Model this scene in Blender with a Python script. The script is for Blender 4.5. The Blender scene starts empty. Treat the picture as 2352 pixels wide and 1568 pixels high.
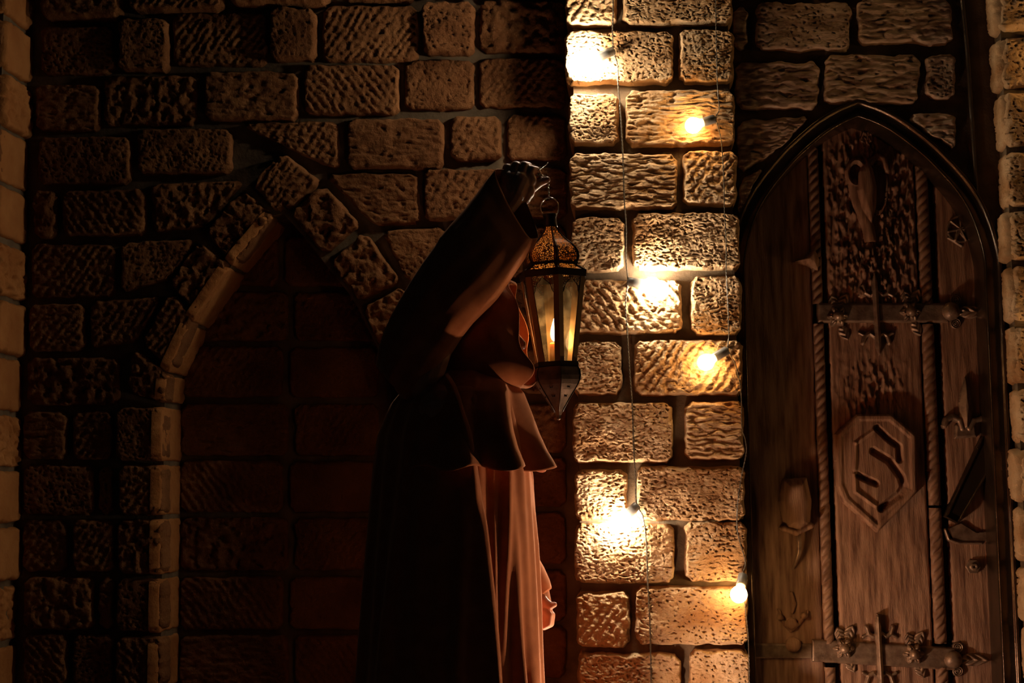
import bpy, bmesh, math, random
import numpy as np
from math import sin, cos, pi, radians
from mathutils import Vector, Matrix

sc = bpy.context.scene
COL = sc.collection
random.seed(7)

# ------------------------------------------------------------------ camera
F_PX = 3267.0
CAM = Vector((0, 0, 1.26))
ROT = (Matrix.Rotation(radians(5), 3, 'Z') @ Matrix.Rotation(radians(96), 3, 'X') @ Matrix.Rotation(radians(-0.6), 3, 'Z'))
cd = bpy.data.cameras.new('camera')
cd.sensor_width = 36; cd.lens = 36 * F_PX / 2352
cam = bpy.data.objects.new('camera', cd); COL.objects.link(cam)
cam.matrix_world = Matrix.Translation(CAM) @ ROT.to_4x4()
cd.dof.use_dof = True; cd.dof.focus_distance = 3.2; cd.dof.aperture_fstop = 13
cd.clip_start = 0.05
sc.camera = cam

# ------------------------------------------------------------------ world, exposure
w = bpy.data.worlds.new('night'); sc.world = w; w.use_nodes = True
bg = w.node_tree.nodes['Background']
bg.inputs[0].default_value = (0.55, 0.75, 0.7, 1); bg.inputs[1].default_value = 0.004
sc.view_settings.view_transform = 'Standard'
sc.view_settings.look = 'None'
sc.view_settings.gamma = 1
sc.view_settings.exposure = 0.0
sc.view_settings.use_curve_mapping = False

# light levels (radiance of the bulbs, the flame and two unseen lamps)
L_WHITE = 440.0; C_WHITE = (1.0, 0.83, 0.60)
L_AMBER = 62.0;  C_AMBER = (1.0, 0.56, 0.20)
L_GLOBE = 510.0;  C_GLOBE = (1.0, 0.66, 0.44)
L_ROBE_FILL = 2600.0; C_ROBE_FILL = (1.0, 0.56, 0.29)  # added fill lamp for the robe
L_FLAME = 95.0;  C_FLAME = (1.0, 0.58, 0.24)

# ------------------------------------------------------------------ helpers
ROTN = np.array(ROT)
def P(px, py, Y):
    d = ROTN @ np.array([(px - 1176) / F_PX, -(py - 784) / F_PX, -1.0])
    return np.array([0, 0, 1.26]) + d * (Y / d[1])
def PX(px, py, Y): return P(px, py, Y)[0]
def PZ(px, py, Y): return P(px, py, Y)[2]

_rng = np.random.RandomState(3)
_G = _rng.rand(256) * 2 * pi
_PERM = _rng.permutation(256)
def perlin(x, y, seed=0):
    x = np.asarray(x, float) + seed * 17.31; y = np.asarray(y, float) + seed * 9.73
    xi = np.floor(x).astype(int); yi = np.floor(y).astype(int)
    xf = x - xi; yf = y - yi
    def g(ix, iy, dx, dy):
        a = _G[_PERM[(_PERM[ix & 255] + iy) & 255]]
        return np.cos(a) * dx + np.sin(a) * dy
    u = xf * xf * xf * (xf * (xf * 6 - 15) + 10); v = yf * yf * yf * (yf * (yf * 6 - 15) + 10)
    a = g(xi, yi, xf, yf); b = g(xi + 1, yi, xf - 1, yf)
    c = g(xi, yi + 1, xf, yf - 1); d = g(xi + 1, yi + 1, xf - 1, yf - 1)
    return (a * (1 - u) + b * u) * (1 - v) + (c * (1 - u) + d * u) * v
def fbm(x, y, seed=0, o=3):
    r = 0; a = 1
    for k in range(o):
        r = r + a * perlin(x * 2 ** k, y * 2 ** k, seed + k * 5); a *= .5
    return r

class MB:
    def __init__(s): s.v = []; s.f = []; s.uv = None
    def add(s, verts, faces):
        n = len(s.v)
        s.v.extend([tuple(map(float, p)) for p in verts])
        s.f.extend([tuple(i + n for i in f) for f in faces])
    def box(s, x0, x1, y0, y1, z0, z1):
        s.add([(x, y, z) for x in (x0, x1) for y in (y0, y1) for z in (z0, z1)],
              [(0, 1, 3, 2), (4, 6, 7, 5), (0, 4, 5, 1), (2, 3, 7, 6), (0, 2, 6, 4), (1, 5, 7, 3)])
    def grid(s, pts, flip=False):           # pts: (n, m, 3)
        n, m = pts.shape[:2]
        fs = []
        for i in range(n - 1):
            for j in range(m - 1):
                a = i * m + j
                f = (a, a + m, a + m + 1, a + 1)
                fs.append(f[::-1] if flip else f)
        s.add(pts.reshape(-1, 3), fs)
    def tube(s, pts, r, n=8, cap=True):
        pts = [Vector(p) for p in pts]
        rs = r if hasattr(r, '__len__') else [r] * len(pts)
        t0 = (pts[1] - pts[0]).normalized()
        nrm = t0.orthogonal().normalized(); V = []
        for i, p in enumerate(pts):
            t = (pts[min(i + 1, len(pts) - 1)] - pts[max(i - 1, 0)]).normalized()
            nrm = (nrm - t * nrm.dot(t)).normalized(); b = t.cross(nrm)
            for k in range(n):
                a = 2 * pi * k / n
                V.append(p + (nrm * cos(a) + b * sin(a)) * rs[i])
        fs = [(i * n + k, i * n + (k + 1) % n, (i + 1) * n + (k + 1) % n, (i + 1) * n + k) for i in range(len(pts) - 1) for k in range(n)]
        if cap:
            fs.append(tuple(range(n))[::-1]); fs.append(tuple(range((len(pts) - 1) * n, len(pts) * n)))
        s.add(V, fs)
    def loft(s, rings, closed=True, caps=False):
        n = len(rings[0]); V = [p for r in rings for p in r]
        m = n if closed else n - 1
        fs = [(i * n + k, i * n + (k + 1) % n, (i + 1) * n + (k + 1) % n, (i + 1) * n + k) for i in range(len(rings) - 1) for k in range(m)]
        if caps:
            fs.append(tuple(range(n))[::-1]); fs.append(tuple(range((len(rings) - 1) * n, len(rings) * n)))
        s.add(V, fs)
    def ball(s, c, r, n=16, m=10, sc3=(1, 1, 1)):
        rings = []
        for i in range(m + 1):
            a = pi * (i + .001 * (i == 0) - .001 * (i == m)) / m
            rings.append([(c[0] + r * sc3[0] * sin(a) * cos(2 * pi * k / n), c[1] + r * sc3[1] * sin(a) * sin(2 * pi * k / n), c[2] + r * sc3[2] * cos(a)) for k in range(n)])
        s.loft(rings, caps=True)
    def build(s, name, mat, parent=None, smooth=True, mods=None):
        me = bpy.data.meshes.new(name)
        me.from_pydata(s.v, [], s.f); me.update()
        me.materials.append(mat)
        if smooth: me.polygons.foreach_set('use_smooth', [True] * len(me.polygons))
        o = bpy.data.objects.new(name, me); COL.objects.link(o)
        if parent: o.parent = parent
        return o

def fixn(o):
    bm = bmesh.new(); bm.from_mesh(o.data); bmesh.ops.recalc_face_normals(bm, faces=bm.faces); bm.to_mesh(o.data); bm.free(); return o
def tag(o, label=None, cat=None, group=None, kind=None):
    if label: o['label'] = label
    if cat: o['category'] = cat
    if group: o['group'] = group
    if kind: o['kind'] = kind
    return o
def empty(name, loc=(0, 0, 0)):
    o = bpy.data.objects.new(name, None); COL.objects.link(o); o.location = loc; o.empty_display_size = .05
    return o
def bevel(o, w=.003, seg=2):
    m = o.modifiers.new('bevel', 'BEVEL'); m.width = w; m.segments = seg; m.limit_method = 'ANGLE'; return o

# ------------------------------------------------------------------ materials
def mat(name, base, rough=.8, metal=0, var=None, vscale=6, bump=.0, bscale=60, stretch=(1, 1, 1), spec=.3, sheen=0):
    m = bpy.data.materials.new(name); m.use_nodes = True
    nt = m.node_tree; N = nt.nodes; L = nt.links
    b = N['Principled BSDF']
    b.inputs['Base Color'].default_value = (*base, 1); b.inputs['Roughness'].default_value = rough
    b.inputs['Metallic'].default_value = metal; b.inputs['Specular IOR Level'].default_value = spec
    if sheen:
        b.inputs['Sheen Weight'].default_value = sheen; b.inputs['Sheen Roughness'].default_value = .45
        b.inputs['Sheen Tint'].default_value = (1, .62, .45, 1)
    tc = N.new('ShaderNodeTexCoord'); mp = N.new('ShaderNodeMapping'); mp.inputs['Scale'].default_value = stretch
    L.new(tc.outputs['Object'], mp.inputs[0])
    if var:
        n1 = N.new('ShaderNodeTexNoise'); n1.inputs['Scale'].default_value = vscale; n1.inputs['Detail'].default_value = 6
        L.new(mp.outputs[0], n1.inputs['Vector'])
        cr = N.new('ShaderNodeValToRGB'); e = cr.color_ramp.elements
        e[0].position = .32; e[0].color = (*var[0], 1); e[1].position = .68; e[1].color = (*var[1], 1)
        if len(var) > 2:
            x = e.new(.5); x.color = (*var[2], 1)
        L.new(n1.outputs['Fac'], cr.inputs[0]); L.new(cr.outputs[0], b.inputs['Base Color'])
    if bump:
        n2 = N.new('ShaderNodeTexNoise'); n2.inputs['Scale'].default_value = bscale; n2.inputs['Detail'].default_value = 5
        n2.inputs['Roughness'].default_value = .65
        L.new(mp.outputs[0], n2.inputs['Vector'])
        bp = N.new('ShaderNodeBump'); bp.inputs['Strength'].default_value = 1; bp.inputs['Distance'].default_value = bump
        L.new(n2.outputs['Fac'], bp.inputs['Height']); L.new(bp.outputs[0], b.inputs['Normal'])
    return m
def emis(name, col, strength):
    m = bpy.data.materials.new(name); m.use_nodes = True
    nt = m.node_tree; nt.nodes.clear()
    e = nt.nodes.new('ShaderNodeEmission'); e.inputs[0].default_value = (*col, 1); e.inputs[1].default_value = strength
    o = nt.nodes.new('ShaderNodeOutputMaterial'); nt.links.new(e.outputs[0], o.inputs[0]); return m

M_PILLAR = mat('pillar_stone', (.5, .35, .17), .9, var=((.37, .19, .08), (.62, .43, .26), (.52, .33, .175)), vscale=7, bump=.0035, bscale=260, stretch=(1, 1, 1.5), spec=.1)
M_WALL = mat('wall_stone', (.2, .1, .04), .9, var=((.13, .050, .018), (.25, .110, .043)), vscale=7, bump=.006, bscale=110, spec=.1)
M_REVEAL = mat('lit_dressed_stone', (.4, .2, .08), .9, var=((.31, .12, .038), (.42, .185, .063)), vscale=9, bump=.003, bscale=120, spec=.1)  # dressed stone, made paler and more orange for bulb light on side faces
M_MORT = mat('mortar', (.12, .08, .05), .95, var=((.08, .055, .035), (.17, .12, .075)), vscale=14, bump=.003, bscale=60, spec=.05)
M_LINTEL = mat('bay_stone', (.4, .27, .17), .85, var=((.25, .15, .10), (.78, .60, .45), (.54, .38, .27)), vscale=26, bump=.003, bscale=150, stretch=(.6, 1, 2.2), spec=.2)
M_FLOOR = mat('floor_stone', (.10, .07, .05), .7, var=((.07, .05, .035), (.14, .10, .07)), vscale=5, bump=.002, bscale=30)
M_WOOD = mat('door_wood', (.2, .10, .055), .62, var=((.16, .075, .043), (.48, .28, .175), (.34, .185, .11)), vscale=30, bump=.003, bscale=140, stretch=(2.5, 1, .25), spec=.35)
M_TRIM = mat('rope_wood', (.19, .10, .055), .5, var=((.18, .09, .052), (.38, .22, .135)), vscale=30, bump=.001, bscale=150, spec=.4)
M_IRON = mat('aged_iron', (.17, .11, .075), .38, .5, var=((.18, .11, .075), (.42, .29, .2)), vscale=40, bump=.0008, bscale=200, spec=.5)
M_FRAME = mat('frame_bronze', (.1, .06, .04), .2, .7, var=((.05, .032, .02), (.12, .078, .05)), vscale=12, bump=.0005, bscale=120, spec=.5)
M_ROBE = mat('robe_wool', (.36, .14, .08), .95, var=((.36, .110, .045), (.48, .165, .070)), vscale=30, bump=.0006, bscale=900, spec=.05, sheen=1.0)
M_SKIN = mat('skin', (.52, .24, .16), .5, var=((.46, .20, .13), (.56, .28, .19)), vscale=40, bump=.0003, bscale=500, spec=.4)
M_SKIN.node_tree.nodes['Principled BSDF'].inputs['Subsurface Weight'].default_value = .25
M_SKIN.node_tree.nodes['Principled BSDF'].inputs['Subsurface Radius'].default_value = (1, .25, .12)
M_SKIN.node_tree.nodes['Principled BSDF'].inputs['Subsurface Scale'].default_value = .008
M_SHOE = mat('shoe_leather', (.03, .018, .012), .5)
M_BLACK = mat('lantern_black', (.035, .024, .02), .4, .6, bump=.0003, bscale=300, spec=.5)
M_TIN = mat('lantern_tin', (.22, .15, .12), .38, .8, var=((.14, .09, .07), (.28, .2, .16)), vscale=40, bump=.0005, bscale=200, spec=.5)
M_DTIN = mat('lantern_dark_tin', (.09, .065, .055), .4, .7, var=((.06, .042, .035), (.14, .10, .085)), vscale=40, bump=.0006, bscale=200, spec=.5)
M_BRASS = mat('lantern_bar', (.30, .19, .09), .45, .5)
M_STEEL = mat('steel_wire', (.45, .38, .32), .25, 1)
M_CABLE = mat('cable', (.10, .08, .06), .35, .2, spec=.6)
M_SOCKET = mat('socket_plastic', (.16, .15, .14), .35, spec=.6)
M_WAX = mat('candle_wax', (.85, .55, .2), .5)
_wb = M_WAX.node_tree.nodes['Principled BSDF']; _wb.inputs['Subsurface Weight'].default_value = .6; _wb.inputs['Subsurface Radius'].default_value = (1, .5, .2); _wb.inputs['Subsurface Scale'].default_value = .02
E_WHITE = emis('bulb_white', C_WHITE, L_WHITE)
E_AMBER = emis('bulb_amber', C_AMBER, L_AMBER)
E_GLOBE = emis('globe_glow', C_GLOBE, L_GLOBE)
E_ROBE_FILL = emis('robe_fill_glow', C_ROBE_FILL, L_ROBE_FILL)
E_FLAME = emis('flame', C_FLAME, L_FLAME)

def glass_mat():
    m = bpy.data.materials.new('pane_glass'); m.use_nodes = True; nt = m.node_tree; N = nt.nodes; L = nt.links; N.clear()
    tr = N.new('ShaderNodeBsdfTransparent'); tr.inputs[0].default_value = (.93, .9, .82, 1)
    gl = N.new('ShaderNodeBsdfGlossy'); gl.inputs['Roughness'].default_value = .06
    tl = N.new('ShaderNodeBsdfTranslucent'); tl.inputs[0].default_value = (1, .75, .4, 1)
    no = N.new('ShaderNodeTexNoise'); no.inputs['Scale'].default_value = 30
    tc = N.new('ShaderNodeTexCoord'); L.new(tc.outputs['Object'], no.inputs['Vector'])
    mr = N.new('ShaderNodeMapRange'); mr.inputs[1].default_value = .4; mr.inputs[2].default_value = .75; mr.inputs[3].default_value = .02; mr.inputs[4].default_value = .12
    L.new(no.outputs['Fac'], mr.inputs[0])
    m1 = N.new('ShaderNodeMixShader'); L.new(mr.outputs[0], m1.inputs[0]); L.new(tr.outputs[0], m1.inputs[1]); L.new(tl.outputs[0], m1.inputs[2])
    lw = N.new('ShaderNodeLayerWeight'); lw.inputs[0].default_value = .15
    m2 = N.new('ShaderNodeMixShader'); L.new(lw.outputs['Fresnel'], m2.inputs[0]); L.new(m1.outputs[0], m2.inputs[1]); L.new(gl.outputs[0], m2.inputs[2])
    o = N.new('ShaderNodeOutputMaterial'); L.new(m2.outputs[0], o.inputs[0]); return m
M_GLASS = glass_mat()
def liner_mat():
    m = bpy.data.materials.new('glow_liner'); m.use_nodes = True; nt = m.node_tree; N = nt.nodes; L = nt.links; N.clear()
    tl = N.new('ShaderNodeBsdfTranslucent'); tl.inputs[0].default_value = (1, .52, .15, 1)
    tr = N.new('ShaderNodeBsdfTransparent'); tr.inputs[0].default_value = (1, .5, .15, 1)
    mx = N.new('ShaderNodeMixShader'); mx.inputs[0].default_value = .8
    L.new(tr.outputs[0], mx.inputs[1]); L.new(tl.outputs[0], mx.inputs[2])
    o = N.new('ShaderNodeOutputMaterial'); L.new(mx.outputs[0], o.inputs[0]); return m
M_LINER = liner_mat()
def pierced_mat(name, scale, thr, uvlimit=None):
    m = bpy.data.materials.new(name); m.use_nodes = True; nt = m.node_tree; N = nt.nodes; L = nt.links
    b = N['Principled BSDF']; b.inputs['Base Color'].default_value = (.20, .10, .07, 1); b.inputs['Metallic'].default_value = .7; b.inputs['Roughness'].default_value = .4
    tc = N.new('ShaderNodeTexCoord')
    vo = N.new('ShaderNodeTexVoronoi'); vo.feature = 'DISTANCE_TO_EDGE'; vo.inputs['Scale'].default_value = scale
    L.new(tc.outputs['Object'], vo.inputs['Vector'])
    gt = N.new('ShaderNodeMath'); gt.operation = 'GREATER_THAN'; gt.inputs[1].default_value = thr
    L.new(vo.outputs['Distance'], gt.inputs[0]); fac = gt.outputs[0]
    if uvlimit:
        sx = N.new('ShaderNodeSeparateXYZ'); L.new(tc.outputs['UV'], sx.inputs[0])
        a = N.new('ShaderNodeMath'); a.operation = 'SUBTRACT'; a.inputs[1].default_value = .5; L.new(sx.outputs[0], a.inputs[0])
        c = N.new('ShaderNodeMath'); c.operation = 'ABSOLUTE'; L.new(a.outputs[0], c.inputs[0])
        d = N.new('ShaderNodeMath'); d.operation = 'LESS_THAN'; d.inputs[1].default_value = uvlimit; L.new(c.outputs[0], d.inputs[0])
        e = N.new('ShaderNodeMath'); e.operation = 'MULTIPLY'; L.new(fac, e.inputs[0]); L.new(d.outputs[0], e.inputs[1]); fac = e.outputs[0]
    tr = N.new('ShaderNodeBsdfTransparent'); mx = N.new('ShaderNodeMixShader')
    L.new(fac, mx.inputs[0]); L.new(b.outputs[0], mx.inputs[1]); L.new(tr.outputs[0], mx.inputs[2])
    L.new(mx.outputs[0], N['Material Output'].inputs[0]); return m
M_PIERCE = pierced_mat('pierced_tin', 215, .17, .40)
M_PIERCE2 = pierced_mat('pierced_tin_fine', 190, .13)

# ------------------------------------------------------------------ relief stones
def relief(style, u, v, seed):
    r = np.random.RandomState(seed + 100)
    if style == 'pit':
        t = .12 * (r.rand() - .6)
        uu = u + v * t; vv = v - u * (t + .12)
        h = .0026 * fbm(uu * 80, vv * 140, seed, 3) + .0035 * fbm(uu * 18, vv * 28, seed + 8, 2)
        h += -.034 * np.clip(perlin(uu * 88 + v * 22, vv * 165 + u * 18, seed + 3) + .45 * perlin(uu * 190, vv * 260, seed + 6) + .25 * perlin(uu * 9, vv * 12, seed + 7) - .24, 0, .22)
        h += .004 * fbm(u * 9, v * 12, seed + 9, 2)
        return h
    if style == 'chisel':
        s = 1 if r.rand() < .8 else -1
        w = (u * .8 - s * v * .6)
        h = .0028 * np.sin(2 * pi * w / .021 + 3.5 * perlin(u * 8, v * 8, seed)) * (.6 + perlin(u * 14, v * 14, seed + 2))
        return h + .006 * fbm(u * 50, v * 70, seed, 3) - .016 * np.clip(fbm(u * 50, v * 70, seed + 3, 2) - .28, 0, .4)
    if style == 'rough':
        h = .011 * fbm(u * 30, v * 30, seed, 3) - .035 * np.clip(fbm(u * 38, v * 38, seed + 3, 2) - .12, 0, .35)
        return h
    if style == 'layer':
        return .0062 * fbm(u * 26, v * 100, seed, 3) - .022 * np.clip(fbm(u * 22, v * 70, seed + 4, 2) - .22, 0, .3)
    if style == 'smooth':
        return .0022 * fbm(u * 30, v * 20, seed, 3) - .009 * np.clip(fbm(u * 60, v * 40, seed + 3, 2) - .22, 0, .35)
    return 0 * u

def stone(mb, Fm, quad, prot=.018, res=.0032, style='pit', seed=0, skirt=.03, wob=.003, er=.011):
    q = np.array(quad, float)                       # TL TR BR BL in (u, v)
    W = np.linalg.norm(q[1] - q[0]) * .5 + np.linalg.norm(q[2] - q[3]) * .5
    H = np.linalg.norm(q[3] - q[0]) * .5 + np.linalg.norm(q[2] - q[1]) * .5
    n = max(4, int(W / res)); m = max(4, int(H / res))
    s = np.linspace(0, 1, n + 1)[None, :]; t = np.linspace(0, 1, m + 1)[:, None]
    u = (q[0, 0] * (1 - s) + q[1, 0] * s) * (1 - t) + (q[3, 0] * (1 - s) + q[2, 0] * s) * t
    v = (q[0, 1] * (1 - s) + q[1, 1] * s) * (1 - t) + (q[3, 1] * (1 - s) + q[2, 1] * s) * t
    ds = np.minimum(s, 1 - s) * W + 0 * t; dt = np.minimum(t, 1 - t) * H + 0 * s
    # rounded corners: pull outline in near the corners
    R = .018
    cx = np.clip((R - ds) / R, 0, 1); cy = np.clip((R - dt) / R, 0, 1)
    k = np.minimum(cx, cy) * .32 * R
    sgx = np.where(s < .5, 1, -1); sgy = np.where(t < .5, -1, 1)
    ux = (q[1] - q[0]) / W; vx = (q[0] - q[3]) / H
    du = k * sgx; dv = k * sgy
    u0, v0 = u.copy(), v.copy()
    u = u + du * ux[0] + dv * vx[0]; v = v + du * ux[1] + dv * vx[1]
    u = u + wob * fbm(u0 * 22, v0 * 22, seed + 31, 3) * 1.6
    v = v + wob * fbm(u0 * 18, v0 * 18, seed + 41, 3) * 1.6
    er2 = er * (1 + 1.2 * fbm(u0 * 25, v0 * 25, seed + 51, 2))
    er2 = np.clip(er2, .004, .03)
    d = np.minimum(ds, dt)
    d = np.where((ds < .02) & (dt < .02), .02 - np.sqrt((.02 - ds) ** 2 + (.02 - dt) ** 2) + 0, d)
    e = 1 - (1 - np.clip((d + res * .6) / er2, 0, 1)) ** 2.4
    h = prot * e + relief(style, u0, v0, seed) * np.clip(d / .006 + .25, 0, 1) - .0015
    pts = Fm(u, v, h)
    # skirt ring
    n1, m1 = n + 1, m + 1
    base = len(mb.v)
    mb.grid(pts)
    idx = [(0, j) for j in range(n1)] + [(i, n) for i in range(1, m1)] + [(m, j) for j in range(n - 1, -1, -1)] + [(i, 0) for i in range(m - 1, 0, -1)]
    ii = np.array([a[0] for a in idx]); jj = np.array([a[1] for a in idx])
    bk = Fm(u[ii, jj], v[ii, jj], np.full(len(idx), -skirt))
    b2 = len(mb.v); mb.v.extend([tuple(map(float, p)) for p in bk])
    K = len(idx)
    for a in range(K):
        b = (a + 1) % K
        mb.f.append((base + idx[a][0] * n1 + idx[a][1], base + idx[b][0] * n1 + idx[b][1], b2 + b, b2 + a))

def Ffront(Y): return lambda u, v, h: np.stack([u, Y - h, v], -1)
def Fright(X): return lambda u, v, h: np.stack([X + h, u, v], -1)     # faces +X, u = Y
def Fleft(X): return lambda u, v, h: np.stack([X - h, -u, v], -1)    # faces -X, u = -Y
def pxq(c, Y):
    """corners (px) TL TR BR BL, or x0,y0,x1,y1 -> (u, v) on the plane y = Y"""
    if len(c) == 4 and not hasattr(c[0], '__len__'):
        x0, y0, x1, y1 = c; c = [(x0, y0), (x1, y0), (x1, y1), (x0, y1)]
    return [(P(x, y, Y)[0], P(x, y, Y)[2]) for x, y in c]
def poly_slab(mb, pts, y0, y1):
    """pts (x,z) counter-clockwise seen from -Y"""
    n = len(pts)
    V = [(x, y0, z) for x, z in pts] + [(x, y1, z) for x, z in pts]
    mb.add(V, [tuple(range(n)), tuple(range(2 * n - 1, n - 1, -1))] + [((i + 1) % n, i, n + i, n + (i + 1) % n) for i in range(n)])

# planes (metres from the camera along Y)
YP = 3.928    # mortar face of the pillars
YW = 4.100    # mortar face of the back wall
YN = 4.260    # mortar face inside the blind arch
YB = 4.000    # mortar face above the door
YD = 4.120    # face of the door planks
YF = 3.985    # front of the door frame
ZT = PZ(1176, -420, 4.1)

# ------------------------------------------------------------------ floor
mb = MB(); mb.box(-3.2, 3.2, -1.5, 5.2, -.12, 0)
tag(mb.build('floor', M_FLOOR, smooth=False), kind='structure')

# ------------------------------------------------------------------ back wall with the blind arch
archL = [(650, 490), (628, 495), (585, 552), (530, 612), (484, 675), (440, 742), (408, 800), (385, 858), (375, 925)]
archR = [(650, 490), (700, 545), (760, 622), (800, 672), (822, 705), (870, 805), (905, 865), (925, 925)]
def toXZ(c, Y): p = P(c[0], c[1], Y); return (p[0], p[2])
xjl = PX(373, 1250, YW); xjr = PX(928, 1250, YW)
AL = [toXZ(c, YW) for c in archL]; AR = [toXZ(c, YW) for c in archR]
AL[-1] = (xjl, AL[-1][1]); AR[-1] = (xjr, AR[-1][1])
xl = PX(-260, 700, YW); xr = PX(1330, 700, YW)
back_mb = MB()
apx = AL[0][0]
poly_slab(back_mb, [(xl, 0), (xjl, 0)] + AL[::-1][0:] + [(apx, ZT), (xl, ZT)], YW, YW + .35)
poly_slab(back_mb, [(xjr, 0), (xr, 0), (xr, ZT), (apx, ZT)] + AR, YW, YW + .35)
wall = back_mb.build('wall_back', M_MORT, smooth=False); fixn(wall)
tag(wall, 'dark wall of roughly dressed stone blocks behind the robed person', 'wall', kind='structure')

YWs = YW - .018
st = MB(); FW = Ffront(YW)
rows = [
 [(-200,-80,70,40),(88,-90,272,38),(292,-90,506,20),(522,-100,752,6),(786,-110,952,2),(970,-110,1090,-16),(1105,-110,1300,-18)],
 [(92,58,258,168),(268,38,382,160),(396,28,612,150),(618,14,724,134),(740,12,958,140),(968,0,1088,120),(1102,-2,1300,118)],
 [(80,192,226,300),(236,172,448,286),(468,162,682,274),(697,146,915,262),(930,136,1088,250),(1100,132,1300,246)],
 [(84,312,296,422),(314,294,530,398),[(550,282),(774,276),(778,392),(640,330)],(797,270,1018,386),(1034,264,1150,368),(1165,262,1300,366)],
 [(72,438,126,546),(142,434,330,540),[(346,420),(560,412),(470,520),(346,532)],[(745,400),(958,395),(964,515),(858,517)],(972,386,1150,505),(1166,384,1300,500)],
 [(70,560,260,682),[(276,555),(450,548),(388,640),(276,672)],[(872,528),(1022,520),(1024,640),(935,645)],(1036,518,1200,636),(1214,515,1300,634)],
 [(64,696,190,806),[(204,692),(372,680),(312,785),(204,800)],[(945,658),(1110,652),(1112,770),(1002,772)],(1124,650,1300,768)],
 [(60,820,270,930),[(1020,786),(1180,784),(1180,905),(1048,905)],(1194,782,1300,903)],
]
yy = [(944, 1055), (1068, 1182), (1194, 1312), (1326, 1446), (1458, 1576), (1590, 1710), (1724, 1842), (1856, 1974), (1988, 2106)]
for k, (a, b) in enumerate(yy):
    c = 150 + 60 * (k % 2)
    rows.append([(50, a, c, b), (c + 14, a, 256, b), (1050, a - 18, 1165 + 30 * (k % 2), b - 16), (1180 + 30 * (k % 2), a - 18, 1300, b - 18)])
sty = ['chisel', 'pit', 'chisel', 'rough', 'chisel', 'pit', 'layer']
sd = 1
for r in rows:
    for c in r:
        s_ = sty[(sd * 3 + sd // 4) % 7]
        if c == (797,270,1018,386): s_ = 'layer'
        if c == (697,146,915,262) : s_ = 'chisel'
        if c == (968,0,1088,120) or c == (618,14,724,134): s_ = 'pit'
        pr = .020 + .012 * ((sd * 37) % 10) / 10
        if c in [(968,0,1088,120), (618,14,724,134), (268,38,382,160)]: pr = .045
        if c in [(88,-90,272,38), (292,-90,506,20), (522,-100,752,6)]: pr = .055
        stone(st, FW, pxq(c, YW - pr), pr, .0045, s_, sd, .03)
        sd += 1
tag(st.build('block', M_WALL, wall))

# blind arch: ring of voussoirs and jambs, with textured reveals
arch = empty('stone_arch', (apx, YW, 0))
YA = YW - .038
def vouss(mb, c, seed, style='rough', prot=.036):
    stone(mb, FW, pxq(c, YA), prot, .0042, style, seed, .04, wob=.003, er=.009)
lv = [[(575,420),(640,352),(652,468),(632,488)], [(468,532),(556,432),(630,494),(538,606)], [(386,648),(452,552),(524,606),(448,722)],
      [(322,786),(388,668),(444,728),(388,850)], [(290,898),(298,800),(386,856),(374,926)]]
rv = [[(598,412),(645,347),(736,414),(660,482)], [(662,490),(738,420),(826,512),(742,582)], [(756,600),(836,528),(920,645),(822,690)],
      [(830,706),(926,655),(1000,790),(874,802)], [(882,815),(1006,803),(1036,925),(928,925)]]
def place(mb):
    for o_ in mb: pass
for k, c in enumerate(lv + rv):
    m_ = MB(); q = c
    if k < 5 and k != 4: q = [c[0], c[1], c[2], c[3]]
    vouss(m_, q, 300 + k, ['chisel', 'rough', 'rough', 'chisel', 'rough', 'chisel', 'rough', 'rough', 'rough', 'rough'][k])
    o = m_.build('voussoir', M_WALL, arch); o.location = (-apx, -YW, 0)
jy = [(936, 1058), (1068, 1182), (1192, 1318), (1330, 1450), (1464, 1582), (1594, 1712), (1726, 1844), (1856, 1974), (1988, 2106)]
for k, (a, b) in enumerate(jy):
    for side in (0, 1):
        m_ = MB()
        q = (262 + (k * 7) % 9, a, 371, b) if side == 0 else (930, a, 1036, b)
        vouss(m_, q, 320 + k * 2 + side, ['pit', 'chisel', 'rough'][(k + side) % 3])
        if side == 0:    # reveal face of the left jamb
            z0 = PZ(375, b, YW); z1 = PZ(375, a, YW)
            o = m_.build('jamb_stone', M_WALL, arch); o.location = (-apx, -YW, 0); m_ = MB()
            stone(m_, Fright(xjl - .006), [(YA, z1), (YN, z1), (YN, z0), (YA, z0)], .012, .0042, 'smooth', 340 + k, .02, wob=.002, er=.006)
            m_.build('reveal', M_REVEAL, o)
        else:
            o = m_.build('jamb_stone', M_WALL, arch); o.location = (-apx, -YW, 0)
# soffit stones under the left half of the arch
for k in range(4):
    i0, i1 = [(0, 3), (3, 5), (5, 7), (7, 8)][k]
    a = AL[1:][::1]
    seg = [AL[1], AL[3], AL[5], AL[7], AL[8]]
    p0 = seg[k]; p1 = seg[k + 1]
    dv = Vector((p0[0] - p1[0], 0, p0[1] - p1[1])); Ln = dv.length; dv.normalize()
    nn = Vector((dv.z, 0, -dv.x))       # towards the opening
    o0 = Vector((p1[0], 0, p1[1]))
    def Fs(u, v, h, o0=o0, dv=dv, nn=nn):
        return np.stack([o0.x + dv.x * v + nn.x * h, u + 0 * v, o0.z + dv.z * v + nn.z * h], -1)
    m_ = MB()
    stone(m_, Fs, [(YA, Ln - .006), (YN, Ln - .006), (YN, .006), (YA, .006)], .010, .0042, 'smooth', 360 + k, .02, wob=.002, er=.006)
    o = m_.build('soffit_stone', M_REVEAL, arch); o.location = (-apx, -YW, 0)
tag(arch, 'pointed blind arch of rough stone voussoirs on the dark wall left of the person', 'arch')

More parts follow.
